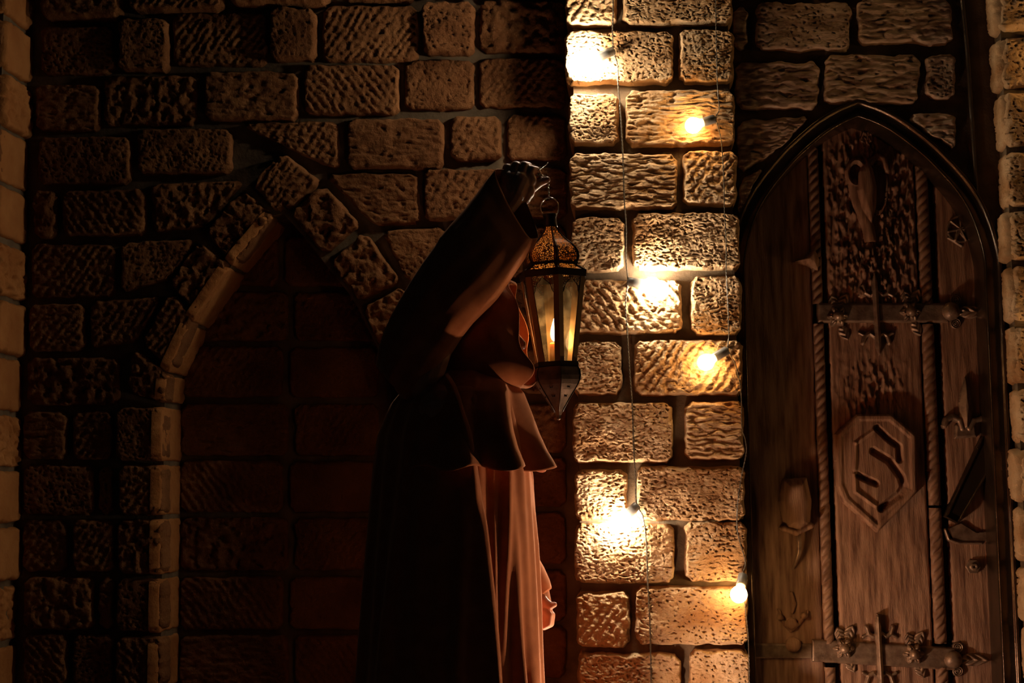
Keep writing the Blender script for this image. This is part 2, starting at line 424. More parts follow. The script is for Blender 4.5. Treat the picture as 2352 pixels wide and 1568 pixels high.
# wall inside the blind arch
mb = MB(); mb.box(PX(330, 900, YN), PX(1000, 900, YN), YN, YN + .12, 0, PZ(650, 380, YN))
nw = mb.build('wall_niche', M_MORT, smooth=False); tag(nw, 'recessed stone block wall inside the pointed blind arch', 'wall', kind='structure')
st = MB(); FN = Ffront(YN)
ny = [(540, 655), (668, 782), (795, 912), (926, 1046), (1058, 1176), (1188, 1310), (1324, 1446), (1458, 1576), (1590, 1712), (1726, 1844), (1856, 1974), (1988, 2090)]
for k, (a, b) in enumerate(ny):
    m_ = 655 + (8 if k % 2 else -4)
    if k == 0: m_ = 640
    stone(st, FN, pxq((412, a, m_ - 4, b), YN - .02), .022, .0048, ['chisel', 'rough', 'chisel', 'layer'][k % 4], 400 + k, .03)
    stone(st, FN, pxq((m_ + 12, a + 1, 868, b), YN - .02), .018, .0048, ['smooth', 'chisel'][k % 2], 420 + k, .03)
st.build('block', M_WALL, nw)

# ------------------------------------------------------------------ pillars
def pillar(name, xa, xb, label):
    e = empty(name, ((xa + xb) / 2, YP, 0)); mb = MB()
    mb.box(xa, xb, YP, YW + .2, 0, ZT); o = mb.build('core', M_MORT, e, smooth=False); o.location = (-(xa + xb) / 2, -YP, 0)
    tag(e, label, 'pillar'); return e
xa = PX(1316, 784, YP) ; xb = PX(1700, 784, YP)
pc = pillar('stone_pillar', xa + .012, xb - .010, 'projecting stone block pillar draped with glowing bulbs between person and carved door')
st = MB(); FP = Ffront(YP)
prow = [[(1292,-330,1540,-215),(1556,-330,1678,-215)],[(1294,-200,1420,-62),(1434,-200,1680,-64)],
 [(1297,-50,1416,56),(1430,-52,1682,54)],[(1297,68,1546,190),(1558,64,1686,188)],[(1305,212,1420,331),(1436,204,1688,332)],
 [(1307,350,1556,478),(1568,343,1693,470)],[(1311,496,1432,622),(1452,486,1699,618)],[(1314,640,1566,766),(1586,632,1703,768)],
 [(1316,780,1428,906),(1456,778,1706,908)],[(1314,923,1546,1062),(1572,920,1709,1056)],[(1319,1076,1440,1195),(1461,1070,1712,1196)],
 [(1318,1202,1549,1340),(1572,1199,1716,1337)],[(1322,1359,1446,1487),(1459,1346,1718,1482)],[(1326,1501,1564,1620),(1582,1492,1722,1618)],
 [(1328,1638,1450,1760),(1466,1634,1724,1758)],[(1332,1776,1568,1896),(1584,1772,1728,1894)],[(1336,1912,1460,2030),(1476,1908,1732,2028)],[(1340,2046,1570,2150),(1586,2042,1736,2148)]]
sd = 500
ps = ['pit', 'pit', 'pit', 'layer', 'pit', 'pit', 'pit', 'pit', 'chisel', 'pit']
for i, r in enumerate(prow):
    for j, c in enumerate(r):
        s_ = ps[(sd * 7) % 10]
        if c[1] == 778: s_ = 'chisel'
        if c[1] in (350, 343): s_ = 'layer' if c[1] == 350 else 'chisel'
        stone(st, FP, pxq(c, YP - .031), .034, .0018, s_, sd, .17, wob=.0034, er=.010)
        sd += 1
o = st.build('block', M_PILLAR, pc); o.location = (-(xa + xb) / 2, -YP, 0)

# left pilaster (its lit right side is what the picture shows)
xs = PX(38, 500, 4.0)
xlp = PX(4, 500, YP)
pl = pillar('stone_pilaster', xlp - .4, xlp - .012, 'stone pilaster at the far left edge with an orange lit side')
st = MB(); st2 = MB()
ly = [(-190, -75), (-62, 50), (62, 172), (186, 300), (308, 424), (436, 548), (564, 682), (694, 812), (822, 942), (954, 1070), (1082, 1200), (1212, 1334), (1348, 1474), (1488, 1604), (1616, 1740), (1752, 1868), (1880, 1998), (2010, 2120)]
for k, (a, b) in enumerate(ly):
    z1, z0 = PZ(40, a, 4.0), PZ(40, b, 4.0)
    off = .004 * ((k * 5) % 4)
    stone(st, Fright(xlp - .014), [(YP - .012, z1), (YW + .01, z1), (YW + .01, z0), (YP - .012, z0)], .012 + off, .004, ['rough', 'smooth', 'smooth'][k % 3], 600 + k, .02, wob=.004, er=.012)
    stone(st2, FP, [(xlp - .38, z1), (xlp - .006, z1), (xlp - .006, z0), (xlp - .38, z0)], .018, .006, 'rough', 620 + k, .02)
for q_, n_, m_ in ((st, 'side_block', M_REVEAL), (st2, 'block', M_WALL)):
    o = q_.build(n_, m_, pl); o.location = (-(xlp * 2 - .412) / 2, -YP, 0)

# right pillar
xrp = PX(2322, 784, YP)
pr_ = pillar('stone_pier', xrp + .012, xrp + .5, 'stone block pier at the far right edge beside the carved door')
st = MB()
ry = [(-190, -62), (-45, 74), (88, 204), (216, 338), (350, 474), (486, 600), (614, 738), (752, 880), (894, 1016), (1030, 1152), (1166, 1290), (1304, 1428), (1444, 1570), (1584, 1712), (1726, 1844), (1858, 1976), (1990, 2120)]
for k, (a, b) in enumerate(ry):
    z1, z0 = PZ(2322, a, YP), PZ(2322, b, YP)
    off = .004 * ((k * 7) % 4)
    stone(st, Fleft(xrp + .014), [(-YB - .0, z1), (-YP + .012, z1), (-YP + .012, z0), (-YB, z0)], .012 + off, .0034, 'pit', 640 + k, .02, wob=.004, er=.014)
    stone(st, Ffront(YP), [(xrp + .004 + off * .3, z1), (xrp + .28, z1), (xrp + .28, z0), (xrp + .004, z0)], .022, .0030, 'pit', 660 + k, .03, er=.018)
o = st.build('block', M_PILLAR, pr_); o.location = (-(xrp * 2 + .512) / 2, -YP, 0)

# ------------------------------------------------------------------ arched frame path
outer = [(1970, 228), (2015, 243), (2062, 266), (2108, 298), (2152, 334), (2188, 370), (2222, 408), (2250, 448), (2272, 492), (2290, 545), (2302, 595), (2309, 650), (2311, 720)]
op = [toXZ(c, YF) for c in outer]
xc = PX(1970, 228, YF)
xo = PX(2315, 900, YF)
op = [(min(x, xo), z) for x, z in op] + [(xo, 1.0), (xo, .5), (xo, 0.0)]
full = [(2 * xc - x, z) for x, z in op[::-1]][:-1] + op            # left foot -> apex -> right foot
def inset(path, d):
    n = len(path); out = []
    for i in range(n):
        p = Vector(path[i]); a = Vector(path[max(i - 1, 0)]); b = Vector(path[min(i + 1, n - 1)])
        t1 = (p - a).normalized() if i else (b - p).normalized(); t2 = (b - p).normalized() if i < n - 1 else t1
        n1 = Vector((t1.y, -t1.x)); n2 = Vector((t2.y, -t2.x))      # to the right of travel = inside
        m = (n1 + n2); m = m / max(m.length_squared, 1e-6) * 2
        q = p + m * d
        out.append((q.x, q.y))
    return out
inner = inset(full, .048)

# wall over the door
bay = MB()
xbl = PX(1690, 700, YB) - .06; xbr = xrp + .05
mid = inset(full, .012)
ia = [i for i, p in enumerate(mid) if abs(p[0] - xc) < 1e-4][0]
ax, az = mid[ia]
poly_slab(bay, [(xbl, 0), (mid[0][0] if mid[0][0] > xbl else xbl + .002, 0)] + [p for p in mid[:ia + 1] if p[0] > xbl + .003] + [(ax, ZT), (xbl, ZT)], YB, YB + .3)
poly_slab(bay, [(mid[-1][0], 0), (xbr, 0), (xbr, ZT), (ax, ZT)] + mid[ia:-1], YB, YB + .3)
bw = fixn(bay.build('wall_doorway', M_MORT, smooth=False))
tag(bw, 'weathered pale stone block wall above and around the arched door', 'wall', kind='structure')
st = MB(); FB = Ffront(YB)
brow = [(1684,-120,1840,0-8),(1856,-125,2080,-12),(2096,-128,2196,-18),
 (1684,14,1719,110),(1738,4,1955,114),(1970,-6,2188,98),
 (1690,140,1882,248),(1894,124,2112,236),(2130,122,2196,226),
 [(1693,276),(1866,264),(1790,345),(1696,398)],[(2078,262),(2196,255),(2200,345),(2160,322)],
 [(1696,412),(1760,380),(1725,440),(1698,500)],[(2214,-20),(2222,-20),(2228,110),(2220,110)],[(2220,118),(2228,118),(2238,300),(2230,300)]]
for k, c in enumerate(brow[:12]):
    q = pxq(c, YB - .02)
    stone(st, FB, q, .022, .0032, 'layer' if k % 4 else 'pit', 700 + k, .03, wob=.005, er=.010)
st.build('block', M_LINTEL, bw)
# thin ridge of mortar / conduit beside the pier
mb = MB()
mb.tube([P(2208, -300, YB - .008), P(2210, 0, YB - .008), P(2222, 120, YB - .008), P(2230, 240, YB - .008), P(2240, 390, YB - .008), P(2246, 470, YB - .006)], [.006, .0065, .006, .0065, .005, .003], 8)
tag(mb.build('conduit', M_CABLE), 'thin dark pipe running down the wall between arched door and right pier', 'pipe')

# ------------------------------------------------------------------ the carved door
door = empty('door_1', (xc, YD, 0))
tag(door, 'arched carved wooden door with iron straps, rune shield and rope mouldings', 'door', kind='structure')
DL = (-xc, -YD, 0)
def dpart(mb, name, m, parent=None, smooth=True, label=None):
    o = mb.build(name, m, parent or door, smooth)
    if parent is None: o.location = DL
    if label: o['label'] = label
    return o
# frame: profile swept along the arch
prof = [(.0, YB + .02), (.0, YF), (.002, YF - .005), (.007, YF - .006), (.010, YF), (.014, YF + .004), (.036, YF + .004), (.040, YF - .001), (.044, YF - .002), (.047, YF + .003), (.048, YF + .01), (.048, YD + .02)]
def ssub(path, k=3):
    out = []
    n = len(path)
    for i in range(n - 1):
        if abs(path[i][0] - xc) < 1e-4 or abs(path[i + 1][0] - xc) < 1e-4 or i < 2 or i > n - 4:
            for j in range(k): out.append(tuple(path[i][a] * (1 - j / k) + path[i + 1][a] * j / k for a in (0, 1)))
        else:
            p0, p1, p2, p3 = [np.array(path[q]) for q in (i - 1, i, i + 1, i + 2)]
            for j in range(k):
                t = j / k
                out.append(tuple(.5 * (2 * p1 + (p2 - p0) * t + (2 * p0 - 5 * p1 + 4 * p2 - p3) * t * t + (3 * p1 - p0 - 3 * p2 + p3) * t ** 3)))
    return out + [path[-1]]
fs_ = ssub(full)
mb = MB()
rings = []
lines = [inset(fs_, d) for d, y in prof]
for i in range(len(fs_)):
    rings.append([(lines[k][i][0], prof[k][1], lines[k][i][1]) for k in range(len(prof))])
mb.loft(rings, closed=False, caps=False)
dpart(fixn(mb.build('tmp', M_FRAME)) and mb, 'frame', M_FRAME)
bpy.data.objects.remove(bpy.data.objects['tmp'])

def hf(mb, px0, py0, px1, py1, hfun, res=.0026, Y=YD, keepzero=False, back=.004, ):
    """height relief on the plane y=Y over a pixel-bounded patch: hfun(px, py, u, v) -> height in metres (<=0: not there)"""
    W = abs(PX(px1, py0, Y) - PX(px0, py0, Y)); H = abs(PZ(px0, py0, Y) - PZ(px0, py1, Y))
    n = max(3, int(W / res)); m = max(3, int(H / res))
    X, Yp = np.meshgrid(np.linspace(px0, px1, n + 1), np.linspace(py0, py1, m + 1))
    D = np.stack([(X - 1176) / F_PX, -(Yp - 784) / F_PX, -np.ones_like(X)], -1) @ ROTN.T
    k = Y / D[..., 1]
    U = D[..., 0] * k; V = 1.26 + D[..., 2] * k
    h = hfun(X, Yp, U, V)
    pts = np.stack([U, Y - np.where(h > 0, h, -back), V], -1)
    ok = h > 0
    keep = ok[:-1, :-1] | ok[1:, :-1] | ok[:-1, 1:] | ok[1:, 1:]
    idx = -np.ones(X.shape, int); vs = []
    fsx = []
    for i, j in zip(*np.nonzero(keep)):
        f = []
        for a, b in ((i, j), (i + 1, j), (i + 1, j + 1), (i, j + 1)):
            if idx[a, b] < 0: idx[a, b] = len(vs); vs.append(pts[a, b])
            f.append(int(idx[a, b]))
        fsx.append(f)
    mb.add(vs, fsx)
def dseg(X, Y, a, b):
    ax, ay = a; bx, by = b
    t = np.clip(((X - ax) * (bx - ax) + (Y - ay) * (by - ay)) / ((bx - ax) ** 2 + (by - ay) ** 2 + 1e-9), 0, 1)
    return np.hypot(X - ax - t * (bx - ax), Y - ay - t * (by - ay)), t
def dline(X, Y, pts):
    d = np.full(X.shape, 1e9)
    for a, b in zip(pts[:-1], pts[1:]): d = np.minimum(d, dseg(X, Y, a, b)[0])
    return d
def dpoly(X, Y, pts):       # >0 inside
    ins = np.zeros(X.shape, bool); n = len(pts)
    for i in range(n):
        (x1, y1), (x2, y2) = pts[i], pts[(i + 1) % n]
        c = ((y1 > Y) != (y2 > Y)) & (X < (x2 - x1) * (Y - y1) / (y2 - y1 + 1e-9) + x1)
        ins ^= c
    d = dline(X, Y, pts + [pts[0]])
    return np.where(ins, d, -d)
def dome(d, w, h):          # rounded rise: d px inside, width w
    return h * np.sqrt(np.clip(1 - (1 - np.clip(d / w, 0, 1)) ** 2, 0, 1))

# planks (left, middle, right). lines lean with the picture, so give world x limits
def xd(px, py=900): return PX(px, py, YD)
planks = [(1640, 1872), (1908, 2118), (2164, 2330)]
for k, (a, b) in enumerate(planks):
    xa_, xb_ = xd(a), xd(b)
    def hw(X, Y, U, V, k=k, xa_=xa_, xb_=xb_):
        h = .012 + .0016 * fbm(U * 55, V * 5, 30 + k, 3) + .0012 * fbm(U * 140, V * 14, 40 + k, 2)
        if k == 1:
            m1 = np.exp(-((X - 2000) / 95) ** 2) * np.clip((Y - 300) / 60, 0, 1) * np.clip((760 - Y) / 140, 0, 1)
            m2 = .5 * np.exp(-((X - 2000) / 70) ** 2) * np.exp(-((Y - 900) / 75) ** 2)
            m3 = .28
            b_ = np.clip(fbm(U * 95, V * 30, 55, 3) + .06, 0, .6)
            hole = ((X - 2017) / 20) ** 2 + ((Y - 432) / 64) ** 2
            kn = dline(X, Y, [(1975, 360), (1985, 440), (1992, 540)])
            m1 = m1 * np.clip((kn - 18) / 16, 0, 1)
            h = h + (m1 + m2) * .045 * b_ + m3 * .012 * np.clip(fbm(U * 50, V * 16, 77, 2), 0, 1)
        if k == 1: h = np.where(hole < 1, .0012, h)
        edge = np.minimum(U - xa_, xb_ - U)
        h = h - .008 * (1 - np.clip(edge / .006, 0, 1)) ** 2
        # keep inside the arch frame
        top = np.interp(U, [p[0] for p in inner], [p[1] for p in inner]) if False else None
        return np.where((U >= xa_) & (U <= xb_), np.clip(h, .001, 1), -1)
    mb = MB(); hf(mb, a - 60, 225 if k == 1 else 235, b + 60, 1720, hw, .0034 if k else .005)
    # clip to the arch: remove faces above the frame's middle line
    ii = sorted([(p[0], p[1]) for p in inset(full, .03)], key=lambda p: p[0])
    xs_ = [p[0] for p in ii]
    def topz(x):
        best = 9
        for p, q in zip(full[:-1], full[1:]):
            if min(p[0], q[0]) <= x <= max(p[0], q[0]) and p[0] != q[0]:
                t = (x - p[0]) / (q[0] - p[0]); best = min(best, p[1] * (1 - t) + q[1] * t)
        return best if best < 9 else (0 if (x < full[0][0] or x > full[-1][0]) else 9)
    tz = {}
    keep = []
    for f in mb.f:
        x = mb.v[f[0]][0]; kx = round(x, 3)
        if kx not in tz: tz[kx] = topz(kx) - .02
        if mb.v[f[0]][2] < tz[kx]: keep.append(f)
    mb.f = keep
    # lower part below the picture and back board
    dpart(mb, 'plank', M_WOOD)
mb = MB()
poly_slab(mb, [(x, max(z, 0)) for x, z in inset(full, .02)], YD + .045, YD + .08)
dpart(mb, 'backing_board', M_WOOD, smooth=False)
for a, b in planks:
    pass
mb = MB()
for a, b in planks:
    x0_, x1_ = xd(a), xd(b)
    mb.box(max(x0_, full[0][0] + .03), min(x1_, full[-1][0] - .03), YD - .012, YD + .02, .02, PZ(2000, 1715, YD))
dpart(mb, 'lower_boards', M_WOOD, smooth=False)

# rope mouldings
for (a, b, y0, y1) in [(1872, 1896, 345, 700), (1872, 1896, 745, 1476), (2121, 2149, 350, 700), (2121, 2149, 746, 1160), (2121, 2149, 1166, 1476), (1872, 1896, 1530, 1720), (2121, 2149, 1530, 1720)]:
    xa_, xb_ = xd(a), xd(b)
    def hr(X, Y, U, V, xa_=xa_, xb_=xb_):
        t = (U - xa_) / (xb_ - xa_)
        prof_ = np.sqrt(np.clip(1 - (2 * t - 1) ** 2, 0, 1))
        z = (V + (U - xa_) * -.9) / .026
        ridge = np.abs(np.sin(pi * z)) ** .6
        return np.where((t > 0) & (t < 1), .012 + .016 * prof_ * (.3 + .7 * ridge), -1)
    mb = MB(); hf(mb, a - 40, y0, b + 45, y1, hr, .0022)
    dpart(mb, 'rope_trim', M_TRIM)

# iron straps with bosses, flowers, leaf tips
def flower(cx, cy, r, big=False):
    def h(X, Y, U, V):
        d = np.hypot(X - cx, Y - cy); an = np.arctan2(Y - cy, X - cx)
        R = r * (1 + .16 * np.cos(6 * an))
        petal = dome(R - d, r * .5, .024) * (1 - .25 * (np.sin(12 * an) > .5) * (d > r * .45))
        cup = np.where(d < r * .62, .020 + dome(r * .5 - d, r * .5, .016), petal)
        return np.where(d < R, np.maximum(cup, .004) + .010, -1)
    return h
def leaf(a, b, w, hgt=.014, veins=True):
    def h(X, Y, U, V):
        d, t = dseg(X, Y, a, b)
        wid = w * np.sin(pi * np.clip(t, .02, .98)) ** .7
        v = hgt * np.sqrt(np.clip(1 - (d / (wid + 1e-6)) ** 2, 0, 1))
        if veins: v = v * (.75 + .25 * np.sin(t * 22 + d * .5))
        return np.where((d < wid) & (t > .01) & (t < .99), v + .014, -1)
    return h
def strap(y, slope, x0, x1, hw, fl, boss, tip):
    yc = lambda X: y + slope * (X - 2000)
    def h(X, Y, U, V):
        d = hw - np.abs(Y - yc(X))
        e = np.minimum(d, np.minimum(X - x0, x1 - X))
        return np.where(e > 0, .020 + .004 * np.clip(e / 4, 0, 1) + .0006 * fbm(U * 60, V * 60, 3, 2), -1)
    mb = MB(); hf(mb, x0 - 4, y - hw - 14, x1 + 4, y + hw + 14, h, .0022)
    s = dpart(mb, 'iron_strap', M_IRON)
    for cx, cy in fl:
        mb = MB(); hf(mb, cx - 36, cy - 36, cx + 36, cy + 36, flower(cx, cy, 22), .0016, Y=YD - .008)
        dpart(mb, 'flower_boss', M_IRON, s)
        for dx, dy in ((14, -44), (16, 46), (-10, -40)):
            mb = MB(); hf(mb, cx - 60, cy - 70, cx + 60, cy + 70, leaf((cx + dx * .3, cy + dy * .35), (cx + dx * 1.5, cy + dy * 1.2), 13, .010), .0016)
            dpart(mb, 'leaf', M_IRON, s)
    bx, by = boss
    def hb(X, Y, U, V):
        d = np.hypot(X - bx, Y - by)
        return np.where(d < 21, .022 + dome(21 - d, 21, .024), -1)
    mb = MB(); hf(mb, bx - 28, by - 28, bx + 28, by + 28, hb, .0014); dpart(mb, 'round_boss', M_IRON, s)
    mb = MB(); hf(mb, bx - 10, by - 40, tip + 10, by + 40, leaf((bx + 8, by), (tip, by + 2), 15), .0015); dpart(mb, 'leaf_tip', M_IRON, s)
    for sg in (-1, 1):
        def hc(X, Y, U, V, sg=sg):
            d = np.hypot(X - bx - 12, Y - by - sg * 27)
            return np.where(d < 13, .016 + .005 * np.abs(np.sin(d * .75)), -1)
        mb = MB(); hf(mb, bx - 10, by + sg * 27 - 16, bx + 30, by + sg * 27 + 16, hc, .0013); dpart(mb, 'scroll', M_IRON, s)
    return s
strap(720, 0, 1876, 2176, 22, [(1922, 728), (2088, 718)], (2180, 717), 2262)
strap(1500, .06, 1862, 2192, 26, [(1936, 1487), (2096, 1500)], (2185, 1512), 2268)

# dagger shaped crosses
def dagger(cx, y0, y1, ya, yb, lean=12):
    mb = MB()
    def h(X, Y, U, V):
        t = (Y - y0) / (y1 - y0); xm = cx + lean * (t - .5)
        w_ = 7 * np.clip(np.minimum(t, 1 - t) / .12, 0.15, 1)
        v = np.where((np.abs(X - xm) < w_) & (t > 0) & (t < 1), .026 + .010 * (1 - np.abs(X - xm) / 7), -1)
        for yc, s in ((ya, 1), (yb, -1)):
            for sx in (-1, 1):
                pts = [(cx + sx * 3, yc), (cx + sx * 14, yc + 8 * s), (cx + sx * 25, yc + 2 * s), (cx + sx * 30, yc - 14 * s)]
                d = dline(X, Y, pts)
                v = np.maximum(v, np.where(d < 5.5, .018 + .008 * (1 - d / 5.5), -1))
                d = dline(X, Y, [(cx + sx * 25, yc + 2 * s), (cx + sx * 38, yc + 9 * s)])
                v = np.maximum(v, np.where(d < 4, .018 + .004 * (1 - d / 4), -1))
        return v
    hf(mb, cx - 46, y0 - 6, cx + 46, y1 + 6, h, .0015)
    dpart(mb, 'dagger_ornament', M_IRON)
dagger(2010, 628, 818, 672, 775)
dagger(2018, 1408, 1640, 1452, 1552)

# rune shield
shield = [(1962, 952), (2042, 952), (2098, 1000), (2100, 1128), (2084, 1148), (2010, 1222), (1932, 1152), (1916, 1116), (1914, 998)]
def hsh(X, Y, U, V):
    d = dpoly(X, Y, shield)
    h = .040 + .010 * np.clip(d / 5, 0, 1) - .005 * (np.clip((d - 12) / 5, 0, 1)) + .0012 * fbm(U * 50, V * 9, 8, 3)
    for pts, w_ in (([(2008, 984), (2036, 1010), (2058, 1026), (2060, 1056)], 7), ([(2000, 1036), (2036, 1058), (2064, 1096), (2070, 1118), (2060, 1134), (2018, 1166)], 8), ([(1966, 1092), (2006, 1110)], 7)):
        g = dline(X, Y, pts); h = h - .022 * np.clip(1.3 - g / w_, 0, 1)
    for pts in ([(1960, 1018), (2000, 990)], [(1960, 1018), (1958, 1078)], [(1958, 1090), (1960, 1128), (2004, 1160)]):
        g = dline(X, Y, pts); h = h + .008 * np.clip(1 - g / 6, 0, 1)
    return np.where(d > 0, h, -1)
mb = MB(); hf(mb, 1908, 946, 2106, 1228, hsh, .0017)
dpart(mb, 'rune_shield', M_WOOD, label='carved octagonal shield with a rune on it')

# carved hollow knot at the top of the middle plank
def hk(X, Y, U, V):
    body = dpoly(X, Y, [(1986, 366), (2002, 395), (2011, 435), (2009, 480), (1998, 520), (1976, 490), (1962, 445), (1968, 400)])
    v = np.where(body > 0, .018 + dome(body, 16, .042), -1)
    ring = np.hypot((X - 1963) / 1.0, (Y - 403) / 1.5)
    v = np.maximum(v, np.where(np.abs(ring - 19) < 5, .040 - .002 * np.abs(ring - 19), -1))
    tail = dline(X, Y, [(1958, 428), (1968, 470), (1990, 520), (1998, 556)])
    v = np.maximum(v, np.where(tail < 14, .020 + dome(14 - tail, 14, .018), -1))
    wing = dline(X, Y, [(1996, 378), (2010, 364), (2024, 370), (2034, 396)])
    v = np.maximum(v, np.where(wing < 7, .030 + dome(7 - wing, 7, .01), -1))
    crest = dline(X, Y, [(1990, 372), (1986, 330), (1990, 302)])
    v = np.maximum(v, np.where(crest < 12 + 3 * np.sin(Y * .2), .014 + .014 * np.abs(fbm(U * 90, V * 50, 5, 2)) + .006, -1))
    return v
mb = MB(); hf(mb, 1930, 290, 2050, 560, hk, .0017)
dpart(mb, 'carved_knot', M_WOOD)
# dark oval plate of the hollow beside it
def hh(X, Y, U, V):
    d = 1 - ((X - 2016) / 22) ** 2 - ((Y - 432) / 66) ** 2
    rim = np.where((d > 0) & (d < .35), .020, -1)
    return rim
mb = MB(); hf(mb, 1985, 355, 2048, 505, hh, .0018); dpart(mb, 'hollow_rim', M_WOOD)

# star emblem on the right plank
def hs(X, Y, U, V):
    cx, cy = 2203, 528
    d = np.hypot(X - cx, Y - cy); v = np.where(np.abs(d - 29) < 2.5, .018, -1)
    for k in range(7):
        a = 2 * pi * k / 7 - pi / 2; b = a + 2 * pi * 3 / 7
        g = dline(X, Y, [(cx + 28 * cos(a), cy + 28 * sin(a)), (cx + 9 * cos(a + pi / 7), cy + 9 * sin(a + pi / 7)), ])
        v = np.maximum(v, np.where(g < 2.6, .020 - .001 * g, -1))
        g = dline(X, Y, [(cx, cy), (cx + 28 * cos(a), cy + 28 * sin(a))])
        v = np.maximum(v, np.where(g < 3, .022 - .0012 * g, -1))
    g = dline(X, Y, [(2176, 548), (2190, 556), (2206, 566)])
    v = np.maximum(v, np.where(g < 4, .018 - .001 * g, -1))
    return v
mb = MB(); hf(mb, 2165, 492, 2242, 580, hs, .0013); dpart(mb, 'star_emblem', M_IRON)

# spearhead with curled arms
def hsp(X, Y, U, V):
    bl = dpoly(X, Y, [(2213, 866), (2226, 900), (2232, 935), (2229, 965), (2224, 990), (2206, 990), (2200, 960), (2198, 930), (2203, 900)])
    v = np.where(bl > 0, .022 + .016 * np.clip(bl / 14, 0, 1), -1)
    for pts in ([(2206, 985), (2200, 966), (2184, 958), (2170, 964), (2165, 978)], [(2222, 985), (2234, 966), (2250, 962), (2266, 970), (2274, 980)]):
        g = dline(X, Y, pts); v = np.maximum(v, np.where(g < 7, .022 + dome(7 - g, 7, .01), -1))
    b = dpoly(X, Y, [(2190, 975), (2236, 975), (2240, 1004), (2188, 1008)])
    v = np.maximum(v, np.where(b > 0, .022 + .006 * np.clip(b / 5, 0, 1), -1))
    return v
mb = MB(); hf(mb, 2155, 860, 2284, 1014, hsp, .0014); dpart(mb, 'spearhead', M_IRON)
# slanted latch bar
def hl(X, Y, U, V):
    d = dpoly(X, Y, [(2249, 1002), (2284, 1021), (2276, 1060), (2194, 1202), (2163, 1186)])
    return np.where(d > 0, .040 + np.where(d < 4, .008, 0.0), -1)
mb = MB(); hf(mb, 2158, 996, 2290, 1208, hl, .0014); dpart(mb, 'latch_bar', M_FRAME)
def hcr(X, Y, U, V):
    v = np.full(X.shape, -1.0)
    g = dline(X, Y, [(2168, 1216), (2176, 1238), (2200, 1246), (2250, 1246)])
    v = np.maximum(v, np.where(g < 4, .026 - .001 * g, -1))
    p = dpoly(X, Y, [(2172, 1214), (2204, 1200), (2240, 1222), (2276, 1218), (2272, 1244), (2190, 1244)])
    return np.maximum(v, np.where(p > 0, .020, -1))
mb = MB(); hf(mb, 2160, 1190, 2284, 1254, hcr, .0015); dpart(mb, 'scroll_plate', M_IRON)
def hbt(X, Y, U, V):
    d = np.hypot(X - 2232, Y - 1300)
    an = np.arctan2(Y - 1300, X - 2232)
    hexr = 17 / np.cos((an % (pi / 3)) - pi / 6) * .9
    v = np.where(d < hexr, .022, -1)
    return np.where(d < 8, .030 + .004 * (d > 3), v)
mb = MB(); hf(mb, 2208, 1276, 2256, 1324, hbt, .0012); dpart(mb, 'hex_bolt', M_IRON)
# left plank: mask like bracket, hook and lower ornament
def hlk(X, Y, U, V):
    v = np.full(X.shape, -1.0)
    p = dpoly(X, Y, [(1795, 1100), (1850, 1095), (1862, 1150), (1858, 1205), (1835, 1222), (1800, 1215), (1786, 1150)])
    v = np.where(p > 0, .02 + dome(p, 26, .05), -1)
    g = dline(X, Y, [(1796, 1212), (1826, 1222), (1858, 1206)])
    return np.maximum(v, np.where(g < 7, .05 + dome(7 - g, 7, .012), -1))
mb = MB(); hf(mb, 1778, 1088, 1872, 1232, hlk, .002); dpart(mb, 'bracket_boss', M_WOOD)
mb = MB()
mb.tube([P(1832, 1222, YD - .045), P(1836, 1245, YD - .05), P(1835, 1270, YD - .045), P(1828, 1292, YD - .035), P(1820, 1308, YD - .025)], [.007, .0075, .007, .005, .002], 10)
dpart(mb, 'hook', M_IRON)
def hlo(X, Y, U, V):
    v = np.full(X.shape, -1.0)
    for cx, cy, r in ((1816, 1430, 14), (1820, 1478, 18), (1790, 1415, 8), (1845, 1412, 8)):
        d = np.hypot(X - cx, Y - cy); v = np.maximum(v, np.where(d < r, .02 + dome(r - d, r, .018), -1))
    g = dline(X, Y, [(1786, 1400), (1800, 1430), (1816, 1446), (1834, 1430), (1852, 1404)])
    v = np.maximum(v, np.where(g < 5, .022 - .001 * g, -1))
    g = dline(X, Y, [(1816, 1360), (1824, 1385), (1818, 1405)])
    return np.maximum(v, np.where(g < 4, .022 - .001 * g, -1))
mb = MB(); hf(mb, 1770, 1350, 1870, 1502, hlo, .0018); dpart(mb, 'carved_flower', M_WOOD)
def hls(X, Y, U, V):
    d = 17 - np.abs(Y - 1494)
    return np.where((d > 0), .020, -1)
mb = MB(); hf(mb, 1722, 1470, 1862, 1516, hls, .004); dpart(mb, 'iron_strap', M_IRON)
# pointed finial breaking the shade on the left plank
def hft(X, Y, U, V):
    p = dpoly(X, Y, [(1818, 605), (1850, 588), (1868, 572), (1880, 600), (1876, 625), (1850, 612)])
    return np.where(p > 0, .02 + dome(p, 14, .03), -1)
mb = MB(); hf(mb, 1810, 566, 1886, 632, hft, .0018); dpart(mb, 'thorn_boss', M_WOOD)

